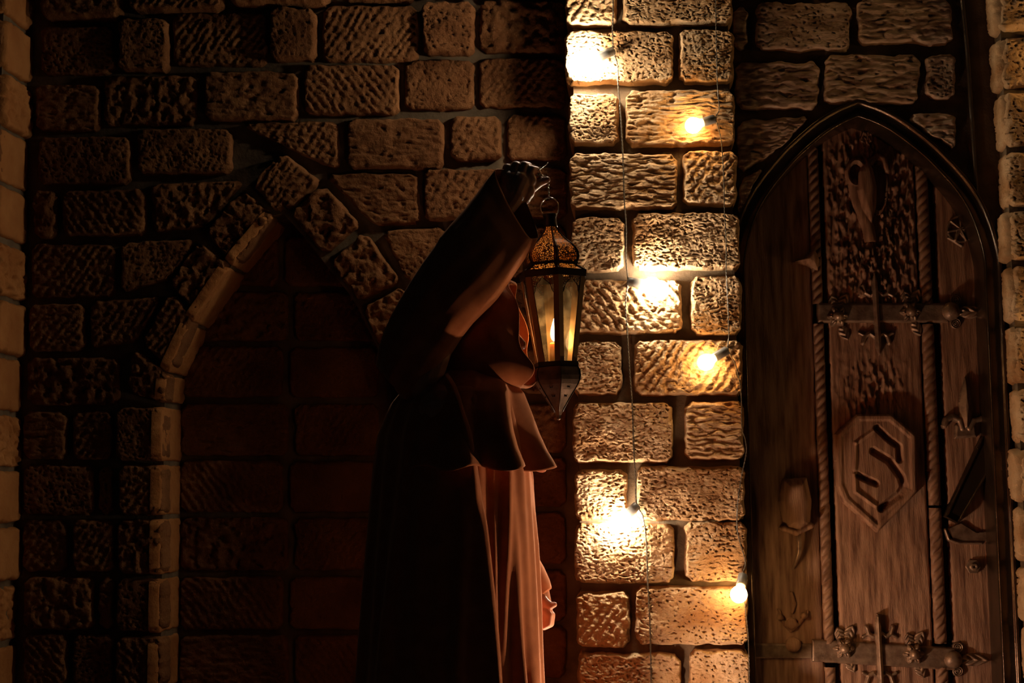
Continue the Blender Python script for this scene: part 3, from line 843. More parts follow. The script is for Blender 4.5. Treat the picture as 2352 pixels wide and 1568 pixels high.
# ------------------------------------------------------------------ festoon lights
def twisted(mb, pts, r=.0016, off=.0016, pitch=.020):
    # resample a smooth path
    P_ = [Vector(p) for p in pts]; path = []
    for i in range(len(P_) - 1):
        p0 = P_[max(i - 1, 0)]; p1 = P_[i]; p2 = P_[i + 1]; p3 = P_[min(i + 2, len(P_) - 1)]
        n = max(2, int((p2 - p1).length / .005))
        for j in range(n):
            t = j / n
            path.append(.5 * (2 * p1 + (p2 - p0) * t + (2 * p0 - 5 * p1 + 4 * p2 - p3) * t * t + (3 * p1 - p0 - 3 * p2 + p3) * t ** 3))
    path.append(P_[-1])
    for ph in (0, pi):
        s = 0; o = []
        for i, p in enumerate(path):
            if i: s += (p - path[i - 1]).length
            a = 2 * pi * s / pitch + ph
            o.append(p + Vector((cos(a), sin(a), 0)) * off)
        mb.tube(o, r, 6)
YC = 3.888
def bulb_at(parent, s0, c, Yc, em, r=.0225):
    """socket from s0 (px) towards bulb centre c (px)"""
    a = Vector(P(*s0, YC - .006)); b = Vector(P(*c, Yc)); d = (b - a).normalized(); L = (b - a).length
    s_end = b - d * (r * 1.25)
    mb = MB(); n = 16
    q = [a, a + d * .004, a + (s_end - a) * .5, s_end - d * .002, s_end]
    mb.tube(q, [.006, .0125, .0128, .0135, .0125], n)
    so = mb.build('socket', M_SOCKET, parent)
    mb = MB()
    prof_ = [(-1.25, .45), (-1.05, .52), (-.85, .62), (-.6, .82), (-.25, .97), (.05, 1.0), (.35, .94), (.65, .76), (.85, .52), (.97, .24), (1.0, .02)]
    mb.tube([b + d * (t * r) for t, w_ in prof_], [w_ * r for t, w_ in prof_], 20)
    bo = mb.build('bulb', em, so, label_fix(so))
    return so
def label_fix(x): return True
e = empty('string_light', tuple(P(1430, 0, YC)))
def reloc(e):
    for c in e.children:
        c.location = -Vector(e.location)
sl = e
mb = MB()
twisted(mb, [P(1396, -400, YC), P(1402, -150, YC), P(1408, 0, YC), P(1407, 70, YC), P(1409, 118, YC - .012), P(1418, 150, YC - .006), P(1420, 200, YC), P(1424, 240, YC + .006), P(1430, 340, YC), P(1434, 460, YC), P(1438, 520, YC + .005), P(1438, 600, YC), P(1442, 645, YC - .012), P(1437, 700, YC - .002), P(1441, 770, YC + .004), P(1446, 850, YC + .008), P(1452, 930, YC), P(1456, 1040, YC), P(1460, 1100, YC), P(1462, 1158, YC - .012), P(1476, 1185, YC - .006), P(1484, 1240, YC), P(1488, 1340, YC), P(1493, 1440, YC), P(1496, 1600, YC), P(1498, 1800, YC)], .0013, .0013)
mb.build('cable', M_CABLE, sl)
bulb_at(sl, (1411, 116), (1352, 141), YC - .034, E_WHITE)
bulb_at(sl, (1440, 646), (1498, 655), YC - .006, E_WHITE)
bulb_at(sl, (1466, 1158), (1424, 1196), YC - .008, E_WHITE)
bulb_at(sl, (1398, -330), (1352, -310), YC - .028, E_WHITE)
reloc(sl)
tag(sl, 'left string of three big white glowing bulbs on a twisted cable down the stone pillar', 'string lights')
e = empty('string_light', tuple(P(1650, 0, YC)))
mb = MB()
twisted(mb, [P(1640, -400, YC), P(1645, -100, YC), P(1644, 0, YC), P(1645, 80, YC), P(1648, 200, YC), P(1652, 250, YC - .002), P(1644, 272, YC - .012), P(1656, 320, YC), P(1662, 400, YC), P(1664, 480, YC), P(1668, 560, YC), P(1668, 620, YC), P(1672, 700, YC), P(1674, 770, YC), P(1672, 802, YC - .012), P(1690, 840, YC - .004), P(1702, 900, YC), P(1704, 980, YC), P(1712, 1010, YC - .01), P(1714, 1040, YC - .012), P(1704, 1090, YC), P(1695, 1150, YC), P(1694, 1220, YC), P(1712, 1290, YC - .006), P(1706, 1322, YC - .014), P(1712, 1400, YC), P(1720, 1500, YC), P(1722, 1800, YC)], .0010, .0010)
mb.build('cable', M_CABLE, e)
bulb_at(e, (1643, 272), (1592, 288), YC - .020, E_AMBER)
bulb_at(e, (1672, 803), (1621, 832), YC - .020, E_AMBER)
bulb_at(e, (1707, 1318), (1697, 1365), YC - .046, E_AMBER)
bulb_at(e, (1642, -250), (1600, -235), YC - .046, E_AMBER)
reloc(e)
tag(e, 'right string of three small amber glowing bulbs on the stone pillar, beside the door', 'string lights')
e = empty('string_light', tuple(P(2420, 0, YC)))
mb = MB()
twisted(mb, [P(2528, -300, YC), P(2530, 200, YC), P(2536, 700, YC), P(2540, 1200, YC), P(2546, 1700, YC)], .0012, .0012)
mb.build('cable', M_CABLE, e)
for (a, b) in (((2530, 100), (2505, 130)), ((2534, 760), (2512, 780)), ((2542, 1470), (2498, 1500))):
    bulb_at(e, a, b, YC - .036, E_AMBER)
reloc(e)
tag(e, 'string of amber bulbs on the far right stone pier, just past the picture edge', 'string lights')

# unseen lamps below the view, with shields added to steer their light
def unseen_lamp(x, y, z, rad, em, shield, label, top=.16):
    e = empty('unseen_lamp', (x, y, 0))
    mb = MB(); mb.loft([[(r * cos(2 * pi * k / 24), r * sin(2 * pi * k / 24), q) for k in range(24)] for r, q in ((.11, 0), (.11, .012), (.05, .022), (.018, .03), (.012, .05), (.012, z - rad - .04), (.02, z - rad - .035), (.03, z - rad - .01), (.03, z - rad + .004))], caps=True)
    mb.build('post', M_BLACK, e)
    mb = MB(); mb.ball((0, 0, z), rad, 20, 12); mb.build('globe', em, e)
    if shield:  # added screen that blocks part of the lamp's light
        mb = MB(); a0, a1 = shield; ns_ = int(abs(a1 - a0) / 6)
        aa = [radians(a0 + (a1 - a0) * k / ns_) for k in range(ns_ + 1)]
        rings = [[(r * cos(a), r * sin(a), q) for a in aa] for r, q in ((.085, z - .10), (.085, z + top), (.088, z + top), (.088, z - .10))]
        mb.loft(rings + [rings[0]], closed=False); mb.build('added_shield', M_BLACK, e)
        if a1 - a0 > 200:
            mb = MB(); mb.loft([[(.09 * cos(2 * pi * k / 30), .09 * sin(2 * pi * k / 30), q) for k in range(30)] for q in (z + top, z + top + .005)], caps=True); mb.build('added_lid', M_BLACK, e)  # lid added to keep this light off the upper door
    return tag(e, label, 'lamp')
unseen_lamp(-.06, 3.58, .52, .030, E_GLOBE, (66, 192), 'unseen low lamp before the stone pillar, with a shield added to keep light off the wall')
unseen_lamp(.60, 3.66, .45, .030, E_ROBE_FILL, (216, 553), 'added unseen lamp before the carved door, slotted to throw light on the robe', .11)  # added to light the robe from the right


# ------------------------------------------------------------------ lantern
LY = 3.255; S = F_PX / LY
ctr = Vector(P(1269, 632, LY))
lan = empty('hanging_lantern', tuple(ctr)); lan.rotation_euler = (0, radians(-1.7), 0)
def lz(y): return (632 - y) / S
A0 = radians(-90 + 13)
def hexpt(r, z, k, sc_=1): a = A0 + k * pi / 3; return Vector((r * cos(a), r * sin(a), z))
def hexloft(name, prof_, m, uv=False, caps=False, scale=1.0, sub=6, smooth=False):
    """prof_: (y px, radius px)"""
    me_v = []; me_f = []; uvs = []
    n = len(prof_)
    for k in range(6):
        b0 = len(me_v)
        for i, (y, r) in enumerate(prof_):
            for j in range(sub + 1):
                p = hexpt(r / S * scale, lz(y), k).lerp(hexpt(r / S * scale, lz(y), k + 1), j / sub)
                me_v.append(p); uvs.append((j / sub, i / (n - 1)))
        for i in range(n - 1):
            for j in range(sub):
                a = b0 + i * (sub + 1) + j
                me_f.append((a, a + sub + 1, a + sub + 2, a + 1))
    me = bpy.data.meshes.new(name); me.from_pydata([tuple(v) for v in me_v], [], me_f); me.materials.append(m)
    ul = me.uv_layers.new(name='UVMap')
    for l in me.loops: ul.data[l.index].uv = uvs[l.vertex_index]
    me.update()
    o = bpy.data.objects.new(name, me); COL.objects.link(o); o.parent = lan
    return o
dome_p = [(514, 14), (522, 16), (532, 21), (542, 29), (552, 39), (562, 51), (572, 60), (582, 65), (592, 67), (600, 65), (607, 60), (611, 57)]
hexloft('dome', dome_p, M_PIERCE)
o = hexloft('dome_glow_liner', dome_p, M_LINER, scale=.92)  # translucent liners added so the pierced holes show candle glow
hexloft('collar', [(611, 57), (614, 60), (627, 80)], M_PIERCE)
hexloft('collar_glow_liner', [(611, 53), (627, 74)], M_LINER)
hexloft('rim', [(626, 78), (626, 84), (642, 82), (642, 76), (626, 76)], M_BLACK)
mb = MB()
for k in range(6):
    mb.tube([hexpt(r / S, lz(y), k) for y, r in dome_p], .0016, 6)
    mb.tube([hexpt(r / S, lz(y), k) for y, r in [(611, 57), (627, 82)]], .0016, 6)
mb.loft([[hexpt(r / S, lz(y), k) for k in range(6)] for y, r in ((606, 62), (606, 65), (612, 62), (612, 56))], closed=True)
mb.build('dome_rib', M_BLACK, lan, smooth=False)
mb = MB()
mb.loft([[Vector((r / S * cos(2 * pi * k / 20), r / S * sin(2 * pi * k / 20), lz(y))) for k in range(20)] for y, r in ((519, 17), (514, 16), (505, 15), (496, 14.5), (492, 16.5), (488, 16.5), (487, 12))], caps=True)
mb.build('neck', M_BLACK, lan)
mb = MB()
rc = Vector((0, 0, lz(472)))
mb.tube([rc + Vector((21 / S * sin(a), 0.002 * cos(a), 23 / S * -cos(a))) for a in np.linspace(-pi * .88 + pi, pi * .88 + pi, 40)], .0014, 8)
for q in mb.v: pass
mb.build('ring_handle', M_STEEL, lan)
# body frame: corner bars (an L-shaped strip each), bottom ring
def bodyr(y): return 80 + (50 - 80) * (y - 640) / (840 - 640)
for k in range(6):
    mb = MB(); rings = []
    for y in (640, 740, 842):
        r = bodyr(y) / S; c = hexpt(r, lz(y), k)
        t1 = (hexpt(r, lz(y), k + 1) - c).normalized(); t2 = (hexpt(r, lz(y), k - 1) - c).normalized()
        inw = Vector((-c.x, -c.y, 0)).normalized() * .0025; w_ = .0125
        rings.append([c + t1 * w_, c, c + t2 * w_, c + t2 * w_ + inw, c + inw * 1.2, c + t1 * w_ + inw])
    mb.loft(rings, caps=True); mb.build('corner_bar', M_BRASS, lan, smooth=False)
hexloft('base_ring', [(836, 51), (836, 54), (846, 54), (846, 40)], M_BLACK)
hexloft('base_finial', [(844, 50), (850, 54), (858, 57), (868, 58), (878, 56), (888, 51), (900, 43), (912, 34), (924, 26), (938, 17), (950, 10), (958, 6), (966, 5), (969, 1)], M_DTIN)
mb = MB()
for k in range(6):
    mb.tube([hexpt(r / S, lz(y), k) for y, r in [(846, 52), (858, 57), (868, 58), (878, 56), (888, 51), (900, 43), (924, 26), (950, 10)]], .0013, 6)
# embossed rosettes on finial
for k in range(6):
    for y, r in ((892, 47), (912, 33)):
        p = hexpt(r / S, lz(y), k).lerp(hexpt(r / S, lz(y), k + 1), .5)
        for q in range(6):
            mb.ball(p + Vector((.004 * cos(q * 1.05) * -sin(A0 + (k + .5) * pi / 3), .004 * cos(q * 1.05) * cos(A0 + (k + .5) * pi / 3), .004 * sin(q * 1.05))), .0016, 6, 4)
mb.build('finial_trim', M_BLACK, lan)
mb = MB(); mb.loft([[hexpt(r / S, lz(y), k) for k in range(6)] for y, r in ((838, 49), (841, 49))], caps=True); mb.build('base_plate', M_TIN, lan, smooth=False)
# spandrel plates with ogee opening + glass panes
for k in range(6):
    def pt(u, y):       # u in 0..1 across the face
        r = bodyr(y) / S - .0012
        return hexpt(r, lz(y), k).lerp(hexpt(r, lz(y), k + 1), u)
    mb = MB()
    og = [(.115, 716), (.115, 692), (.14, 684), (.22, 675), (.25, 665), (.32, 658), (.42, 652), (.5, 644)]
    og = og + [(1 - u, y) for u, y in og[::-1][1:]]
    V = []; fs = []
    for u, y in og: V.append(pt(u, y)); V.append(pt(u, 638))
    for i in range(len(og) - 1): fs.append((2 * i, 2 * i + 1, 2 * i + 3, 2 * i + 2))
    mb.add(V, fs)
    o = mb.build('spandrel', M_PIERCE2, lan, smooth=False)
    mb2 = MB(); mb2.tube([pt(u, y) for u, y in og], .0009, 6); mb2.build('ogee_edge', M_BLACK, o)
    mb = MB()
    r0, r1 = (bodyr(640) - 3) / S, (bodyr(840) - 3) / S
    mb.add([hexpt(r0, lz(640), k), hexpt(r0, lz(640), k + 1), hexpt(r1, lz(840), k + 1), hexpt(r1, lz(840), k)], [(0, 1, 2, 3)])
    mb.build('glass_pane', M_GLASS, lan, smooth=False)
# chain over the thumb down to the ring
def chain(mb, pts, r=.0028, wire=.0009, step=.0046):
    Pp = [Vector(p) for p in pts]; L = [0]
    for a, b in zip(Pp[:-1], Pp[1:]): L.append(L[-1] + (b - a).length)
    s = 0; i = 0
    while s < L[-1]:
        j = max(q for q in range(len(L)) if L[q] <= s); j = min(j, len(Pp) - 2)
        t = (s - L[j]) / (L[j + 1] - L[j]); c = Pp[j].lerp(Pp[j + 1], t); d = (Pp[j + 1] - Pp[j]).normalized()
        n = d.orthogonal().normalized()
        if i % 2: n = d.cross(n)
        loop = [c + d * (r * 1.25 * cos(a)) + n * (r * .75 * sin(a)) for a in np.linspace(0, 2 * pi, 13)]
        mb.tube(loop, wire, 5, cap=False)
        s += step; i += 1

# hand reference points (shared by hand, chain)
TH = P(1255, 416, 3.250)
mb = MB()
M3 = lan.rotation_euler.to_matrix().to_4x4(); M3.translation = ctr
topring = M3 @ Vector((0, 0, lz(450)))
chain(mb, [P(1229, 403, 3.215), P(1240, 401, 3.225), P(1250, 404, 3.236), P(1257, 411, 3.240), P(1260, 420, 3.243), P(1260, 432, 3.25), topring])
inv = M3.inverted()
mb.v = [tuple(inv @ Vector(v)) for v in mb.v]
mb.build('chain', M_STEEL, lan)
mb = MB(); mb.tube([P(1232, 392, 3.215), P(1240, 388, 3.22), P(1248, 382, 3.222), P(1254, 378, 3.224), P(1259, 373, 3.225)], .0012, 6)
mb.v = [tuple(inv @ Vector(v)) for v in mb.v]
mb.build('hook_wire', M_STEEL, lan)
tag(lan, 'hexagonal pierced metal lantern hanging by a chain from the raised hand', 'lantern')

# candle inside
cp = M3 @ Vector((-.004, 0, lz(838)))
can = empty('candle', tuple(cp))
mb = MB(); R_ = .0105; hC = (838 - 790) / S
mb.loft([[(r * cos(2 * pi * k / 20), r * sin(2 * pi * k / 20), z) for k in range(20)] for r, z in ((R_, 0), (R_, hC - .002), (R_ * .9, hC), (R_ * .6, hC - .002), (.001, hC - .003))], caps=True)
mb.build('wax', M_WAX, can)
mb = MB(); mb.tube([(0, 0, hC - .003), (0, 0, hC + .008)], .0008, 6); mb.build('wick', M_BLACK, can)
mb = MB(); mb.loft([[(r * cos(2 * pi * k / 14), r * sin(2 * pi * k / 14), hC + .004 + z) for k in range(14)] for r, z in ((.002, 0), (.0065, .006), (.0085, .014), (.0085, .022), (.006, .034), (.003, .044), (.0008, .052))], caps=True)
mb.build('flame', E_FLAME, can)
tag(can, 'short yellow candle burning inside the hanging lantern', 'candle')

# ------------------------------------------------------------------ the person
YR = 3.20
per = empty('person', (P(1060, 1100, YR)[0], YR, 0))
PL = (-per.location.x, -YR, 0)
def pp(mb, name, m, mods=()):
    o = mb.build(name, m, per); o.location = PL; return o

# body: one continuous remeshed surface
mb = MB()
def cap(a, ra, b, rb, n=14):
    a = Vector(a); b = Vector(b)
    d = b - a; L = d.length; d.normalize()
    pts = []; rs = []
    for t in np.linspace(-pi / 2, 0, 5)[:-1]: pts.append(a + d * (ra * sin(t))); rs.append(max(ra * cos(t), ra * .02))
    pts.append(a); rs.append(ra); pts.append(b); rs.append(rb)
    for t in np.linspace(0, pi / 2, 5)[1:]: pts.append(b + d * (rb * sin(t))); rs.append(max(rb * cos(t), rb * .02))
    mb.tube(pts, rs, n)
def chainc(pts, rs, n=14):
    for (a, ra), (b, rb) in zip(list(zip(pts, rs))[:-1], list(zip(pts, rs))[1:]): cap(a, ra, b, rb, n)
xb0 = PX(1045, 1100, YR)
# torso, neck, head
zsh = PZ(1040, 890, YR)
mb.ball((xb0, YR, zsh - .17), .14, 20, 14, (.82, 1.22, 1.5))
mb.ball((xb0 - .005, YR, zsh - .42), .13, 20, 14, (.85, 1.1, 1.5))
mb.ball((xb0 - .01, YR, zsh - .58), .15, 20, 14, (.85, 1.15, .9))
cap((xb0 - .01, YR - .15, zsh - .06), .06, (xb0 - .01, YR + .15, zsh - .06), .06)
hc = Vector(P(1084, 762, YR + .01))
cap((xb0 - .01, YR, zsh - .04), .062, tuple(hc + Vector((-.02, 0, -.09))), .055)
mb.ball(hc, .1, 24, 16, (.98, .78, 1.15))
mb.ball(hc + Vector((.035, 0, -.06)), .062, 18, 12, (.95, .85, 1.0))      # jaw
mb.ball(hc + Vector((.075, 0, -.095)), .018, 12, 8, (1, 1.2, .9))         # chin
mb.ball(hc + Vector((.088, 0, .015)), .02, 12, 8, (.6, 2.2, .6))          # brow
cap(tuple(hc + Vector((.092, 0, .0))), .008, tuple(hc + Vector((.113, 0, -.032))), .012)   # nose
mb.ball(hc + Vector((.093, 0, -.058)), .012, 12, 8, (.7, 1.8, .5)); mb.ball(hc + Vector((.091, 0, -.069)), .012, 12, 8, (.7, 1.6, .55))
for s in (-1, 1):
    mb.ball(hc + Vector((.078, s * .032, -.008)), .013, 12, 8)
    mb.ball(hc + Vector((-.005, s * .078, -.015)), .026, 12, 8, (.7, .35, 1.1))
# legs and feet
for s in (-1, 1):
    chainc([(xb0 - .01, YR + s * .09, zsh - .62), (xb0 + .02, YR + s * .10, .48), (xb0 - .01, YR + s * .10, .09)], [.085, .055, .038])
    chainc([(xb0 - .03, YR + s * .10, .05), (xb0 + .08, YR + s * .105, .045), (xb0 + .16, YR + s * .11, .035)], [.035, .035, .028])
# raised (near) arm
shR = Vector(P(960, 870, YR - .14)); elR = Vector(P(1032, 680, YR - .15)); wrR = Vector(P(1156, 478, YR - .035))
chainc([shR, (shR + elR) / 2, elR, (elR * .6 + wrR * .4), wrR], [.055, .048, .040, .038, .026])
# raised hand
def hp(x, y, dy): return Vector(P(x, y, YR + dy))
chainc([wrR, hp(1172, 448, -.025), hp(1186, 420, -.010)], [.027, .033, .030])
cap(hp(1168, 412, -.024), .021, hp(1212, 414, .008), .021)
cap(hp(1172, 440, -.022), .024, hp(1208, 440, .004), .021)
fing = [  # knuckle, middle joint (bump), tip curled away from the camera
 ([(1160, 402, -.028), (1164, 385, -.020), (1176, 386, .012), (1184, 404, .018)], .0098),
 ([(1178, 397, -.020), (1183, 380, -.012), (1194, 382, .024), (1202, 402, .030)], .0108),
 ([(1196, 396, -.010), (1202, 380, -.003), (1214, 382, .032), (1218, 402, .036)], .0106),
 ([(1212, 402, .000), (1220, 389, .006), (1232, 391, .026), (1236, 399, .030)], .0098)]
for pts, r in fing: chainc([hp(*q) for q in pts], [r * 1.15, r, r * .94, r * .85], 12)
chainc([hp(1198, 450, .000), hp(1216, 432, .018), hp(1238, 419, .036), hp(1256, 413, .044)], [.024, .0160, .0115, .0086], 12)
# far arm
shL = Vector(P(985, 890, YR + .15)); elL = Vector(P(1050, 1150, YR + .22)); wrL = Vector(P(1236, 1352, YR + .20))
chainc([shL, elL, wrL], [.055, .042, .027])
def hq(x, y, dy): return Vector(P(x, y, YR + .20 + dy))
chainc([wrL, hq(1240, 1385, 0), hq(1246, 1408, 0)], [.026, .028, .026])
chainc([hq(1240, 1372, -.022), hq(1254, 1384, -.028), hq(1264, 1391, -.028), hq(1273, 1388, -.026)], [.014, .0105, .009, .007], 12)
for k, dy in enumerate((-.024, -.008, .009, .025)):
    x = 1250 + k * 2
    chainc([hq(x, 1402, dy), hq(x + 11, 1412, dy), hq(x + 9, 1432, dy), hq(x - 6, 1440, dy * .9)], [.0095, .0092, .0085, .0075], 12)
body = pp(mb, 'body', M_SKIN)
rm = body.modifiers.new('remesh', 'REMESH'); rm.mode = 'VOXEL'; rm.voxel_size = .0024; rm.use_smooth_shade = True
sm = body.modifiers.new('smooth', 'SMOOTH'); sm.factor = .5; sm.iterations = 4
# shoes
for s in (-1, 1):
    mb = MB()
    mb.loft([[(xb0 + .06 + l * cos(2 * pi * k / 20) * (1.0 if cos(2 * pi * k / 20) > 0 else .9), YR + s * .105 + w_ * sin(2 * pi * k / 20), z) for k in range(20)] for l, w_, z in ((.14, .045, .0), (.145, .05, .02), (.14, .048, .045), (.11, .042, .075), (.06, .036, .095))], caps=True)
    pp(mb, 'shoe', M_SHOE)

# garments
def solid(o, t=.004):
    m = o.modifiers.new('solid', 'SOLIDIFY'); m.thickness = t; m.offset = -1; return o
def interp(tab, y): return [float(np.interp(y, [r[0] for r in tab], [r[i] for r in tab])) for i in range(1, len(tab[0]))]
robe_tab = [(850, 1010, 1140, .08), (885, 960, 1172, .14), (930, 925, 1190, .18), (1000, 895, 1205, .19), (1090, 882, 1219, .19), (1250, 868, 1229, .195), (1400, 858, 1236, .20), (1568, 848, 1243, .21), (2000, 815, 1262, .24), (2330, 790, 1282, .26)]
def folds(th, y, seed=0, amp=1.0):
    t = np.clip((y - 880) / 700, 0, 1.6)
    a = (.003 + .0085 * t) * amp
    ph = perlin(np.cos(th) * 1.6 + y * .0010, np.sin(th) * 1.6 + y * .0007, 5 + seed) * 3.2
    return a * (np.sin(th * 9 + ph * 2 + .0009 * y) * .8 + .55 * np.sin(th * 17 - 1.3 + ph * 3) + .25 * np.sin(th * 31 + ph))
mb = MB(); rings = []
ths = np.linspace(0, 2 * pi, 240, endpoint=False)
for y in list(np.linspace(850, 1600, 70)) + list(np.linspace(1640, 2330, 22)):
    xl_, xr_, b_ = interp(robe_tab, y)
    x0 = PX(xl_, y, YR); x1 = PX(xr_, y, YR); z = max(PZ(1100, y, YR), .012)
    c = (x0 + x1) / 2; a = (x1 - x0) / 2; f = folds(ths, y)
    # two deep front folds
    t = min(max((y - 1080) / 250, 0), 1)
    f = f - .016 * t * np.exp(-((ths - (2 * pi - .80)) / .10) ** 2) + .010 * t * np.exp(-((ths - (2 * pi - .55)) / .12) ** 2)
    rings.append([(c + (a + f_) * cos(h), YR + (b_ + f_) * sin(h), z) for h, f_ in zip(ths, f)])
mb.loft(rings); robe = solid(fixn(pp(mb, 'robe', M_ROBE)), .003)

# cloak: open in front, its near edge seen as a long lit ridge
edge = [(862, 1030), (900, 1052), (960, 1070), (1000, 1082), (1100, 1102), (1200, 1118), (1400, 1138), (1568, 1152), (2330, 1185)]
mb = MB(); rings = []
for y in list(np.linspace(866, 1600, 60)) + list(np.linspace(1640, 2310, 18)):
    xl_, xr_, b_ = interp(robe_tab, y)
    x0 = PX(xl_ - 26, y, YR); x1 = PX(xr_, y, YR) + .012; z = max(PZ(1100, y, YR), .02)
    c = (x0 + x1) / 2; a = (x1 - x0) / 2; b_ += .024
    xe = PX(float(np.interp(y, [e_[0] for e_ in edge], [e_[1] for e_ in edge])), y, YR - b_ * .9)
    xe_n = xe
    th = math.acos(max(-1, min(1, (xe_n - c) / a)))
    hs_ = np.linspace(-th, -(2 * pi - .75), 170)
    t_ = np.arange(170)
    f = folds(hs_ + 2 * pi, y, 7, .85)
    roll = .012 * np.exp(-((t_ - 3) / 2.6) ** 2)
    rings.append([(c + (a + f_ + r_) * cos(h), YR + (b_ + f_ + r_) * sin(h), z) for h, f_, r_ in zip(hs_, f, roll)])
mb.loft(rings, closed=False); cloak = solid(fixn(pp(mb, 'cloak', M_ROBE)), .004)

# shoulder cape with a flaring front hem
cape_tab = [(858, 1005, 1150, .085), (885, 972, 1186, .13), (905, 950, 1200, .165), (950, 925, 1213, .20), (1000, 915, 1226, .222), (1040, 908, 1240, .232), (1070, 905, 1255, .238), (1078, 904, 1258, .238)]
mb = MB(); rings = []
for y in np.linspace(858, 1078, 44):
    xl_, xr_, b_ = interp(cape_tab, y)
    x0 = PX(xl_, y, YR); x1 = PX(xr_, y, YR); z = PZ(1150, y, YR)
    c = (x0 + x1) / 2; a = (x1 - x0) / 2
    t = (y - 858) / 220
    hs_ = ths
    f = .006 * t * (np.sin(hs_ * 8 + 1) + .6 * np.sin(hs_ * 15 + 2 * t))
    g = lambda c_, w_: np.exp(-((((hs_ - c_ + pi) % (2 * pi)) - pi) / w_) ** 2)
    f = f - .050 * t * g(-.42, .17) + .014 * t * g(-.05, .14) + .012 * t * g(-.85, .15) - .03 * t * g(-1.25, .14)
    zz = z + .006 * t * np.sin(hs_ * 9 + 1)
    rings.append([(c + (a + f_) * cos(h), YR + (b_ + f_) * sin(h), z_) for h, f_, z_ in zip(hs_, f, zz)])
mb.loft(rings); cape = solid(fixn(pp(mb, 'shoulder_cape', M_ROBE)), .003)

# hood
mb = MB()
# (left px, of ring centre, top y, bottom y, half depth, lean)  rear -> opening
hood = [(985, 800, 806, .01), (992, 745, 850, .055), (1010, 705, 880, .085), (1045, 668, 890, .105), (1085, 645, 893, .112), (1130, 637, 892, .108), (1165, 640, 892, .090), (1196, 646, 890, .060)]
rings = []
n = 64
for i, (x, yt, yb, dep) in enumerate(hood):
    c = (np.array(P(x, yt, YR)) + np.array(P(x, yb, YR))) / 2; hz = (P(x, yt, YR)[2] - P(x, yb, YR)[2]) / 2
    fr = i / (len(hood) - 1)
    ring = []
    for k in range(n):
        a = 2 * pi * k / n
        up = cos(a); sd_ = sin(a)      # sd_<0 near side
        # forward lean of the lower edge
        fx = fr ** 3 * ((-.026 * (up > 0) * up) - .006 * (up < 0) * up ** 6 + .024 * np.exp(-((up + .72) / .28) ** 2) + .004 * (sd_ > 0)) + fr * .006 * sin(a * 5 + i)
        sq = np.sign(sd_) * abs(sd_) ** .45
        ring.append((c[0] + fx, YR + dep * sq * (1 - .12 * max(up, 0)), c[2] + hz * up))
    rings.append(ring)
# rim rolled
last = rings[-1]; cc = np.mean(np.array(last), 0)
rings.append([tuple(np.array(p) + np.array([.006, 0, 0]) + (np.array(p) - cc) * .03) for p in last])
rings.append([tuple(np.array(p) + np.array([.007, 0, 0]) + (np.array(p) - cc) * -.05) for p in last])
mb.loft(rings, caps=False); hd = solid(fixn(pp(mb, 'hood', M_ROBE)), .003)
ss = hd.modifiers.new('sub', 'SUBSURF'); ss.levels = 1; ss.render_levels = 1

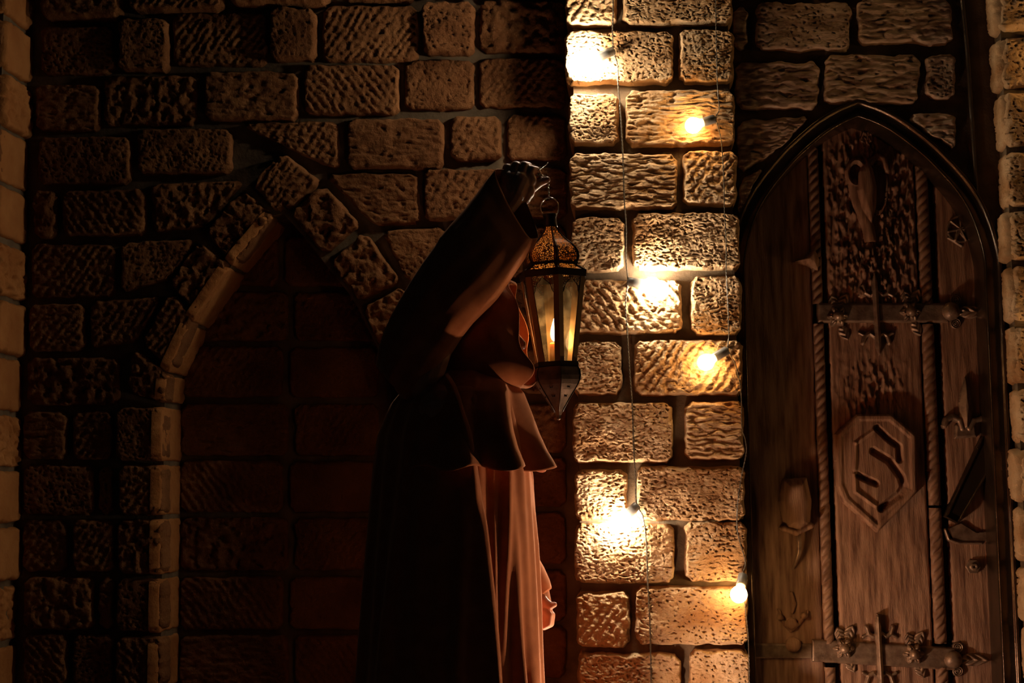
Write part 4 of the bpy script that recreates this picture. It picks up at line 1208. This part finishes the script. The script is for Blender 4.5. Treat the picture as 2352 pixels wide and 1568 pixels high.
# raised bell sleeve
up_ = [(1150, 388), (1124, 418), (1098, 452), (1068, 488), (1038, 522), (1008, 560), (978, 602), (950, 645), (926, 685), (904, 725), (888, 760), (874, 800), (868, 838)]
lo_ = [(1228, 548), (1216, 572), (1196, 602), (1170, 642), (1142, 682), (1112, 714), (1084, 742), (1060, 772), (1040, 804), (1016, 836), (992, 864), (966, 898), (942, 925)]
dps = [.048, .058, .068, .078, .086, .092, .096, .098, .098, .098, .096, .09, .08]
ycs = [-.045, -.055, -.075, -.095, -.115, -.13, -.14, -.145, -.15, -.152, -.152, -.150, -.15]
mb = MB(); rings = []
K = 13; ns = 90
tt = np.linspace(0, K - 1, 61)
for t in tt:
    ix = lambda arr: float(np.interp(t, range(K), arr))
    ux, uy = ix([q[0] for q in up_]), ix([q[1] for q in up_]); lx, ly_ = ix([q[0] for q in lo_]), ix([q[1] for q in lo_])
    dp = ix(dps); yc = YR + ix(ycs)
    A = np.array(P(ux, uy, yc)); B = np.array(P(lx, ly_, yc)); c = (A + B) / 2; mj = (A - B) / 2
    wob_ = max(0, 1 - t / 3)
    mn = np.array([.024 * wob_, dp, .008 * wob_])
    ring = []
    for k in range(ns):
        a = 2 * pi * k / ns
        f = 1 + .03 * min(t / 3, 1) * (sin(a * 6 + t * .35) + .6 * sin(a * 11 - t * .5)) * (1 - abs(cos(a)) ** 6)
        # sharp lower seam
        ca = cos(a); sa = sin(a)
        ring.append(tuple(c + mj * ca + mn * np.sign(sa) * abs(sa) ** (.36 if t < 5 else .55) * .78 * f * (1 - .25 * (ca < 0) * abs(ca))))
    rings.append(ring)
mb.loft(rings); slv = solid(fixn(pp(mb, 'sleeve', M_ROBE)), .003)

# far sleeve with a drooping cuff
mb = MB(); rings = []
path = [(shL, .075), ((shL + elL) / 2, .085), (elL, .085), ((elL + wrL) / 2, .07), (Vector(P(1222, 1345, YR + .2)), .050), (Vector(P(1240, 1372, YR + .2)), .036)]
pts = [p for p, r in path]
for i, (p, r) in enumerate(path):
    t = (pts[min(i + 1, len(pts) - 1)] - pts[max(i - 1, 0)]).normalized()
    n1 = Vector((0, 1, 0)); n2 = t.cross(n1).normalized()
    dr = 0
    ring = []
    for k in range(40):
        a = 2 * pi * k / 40
        q = p + n1 * cos(a) * r * .85 + n2 * sin(a) * r
        if i >= 4:
            dn = max(0, -(q - p).z / r)
            q = q + Vector((.004 * dn, 0, -.065 * dn * (i - 3) / 2))
        ring.append(tuple(q))
    rings.append(ring)
mb.loft(rings); sl2 = solid(fixn(pp(mb, 'sleeve', M_ROBE)), .003)
s2 = sl2.modifiers.new('sub', 'SUBSURF'); s2.levels = 1; s2.render_levels = 1
tag(per, 'person in a rust brown hooded robe and cloak, facing right, arm raised holding a lantern', 'person')
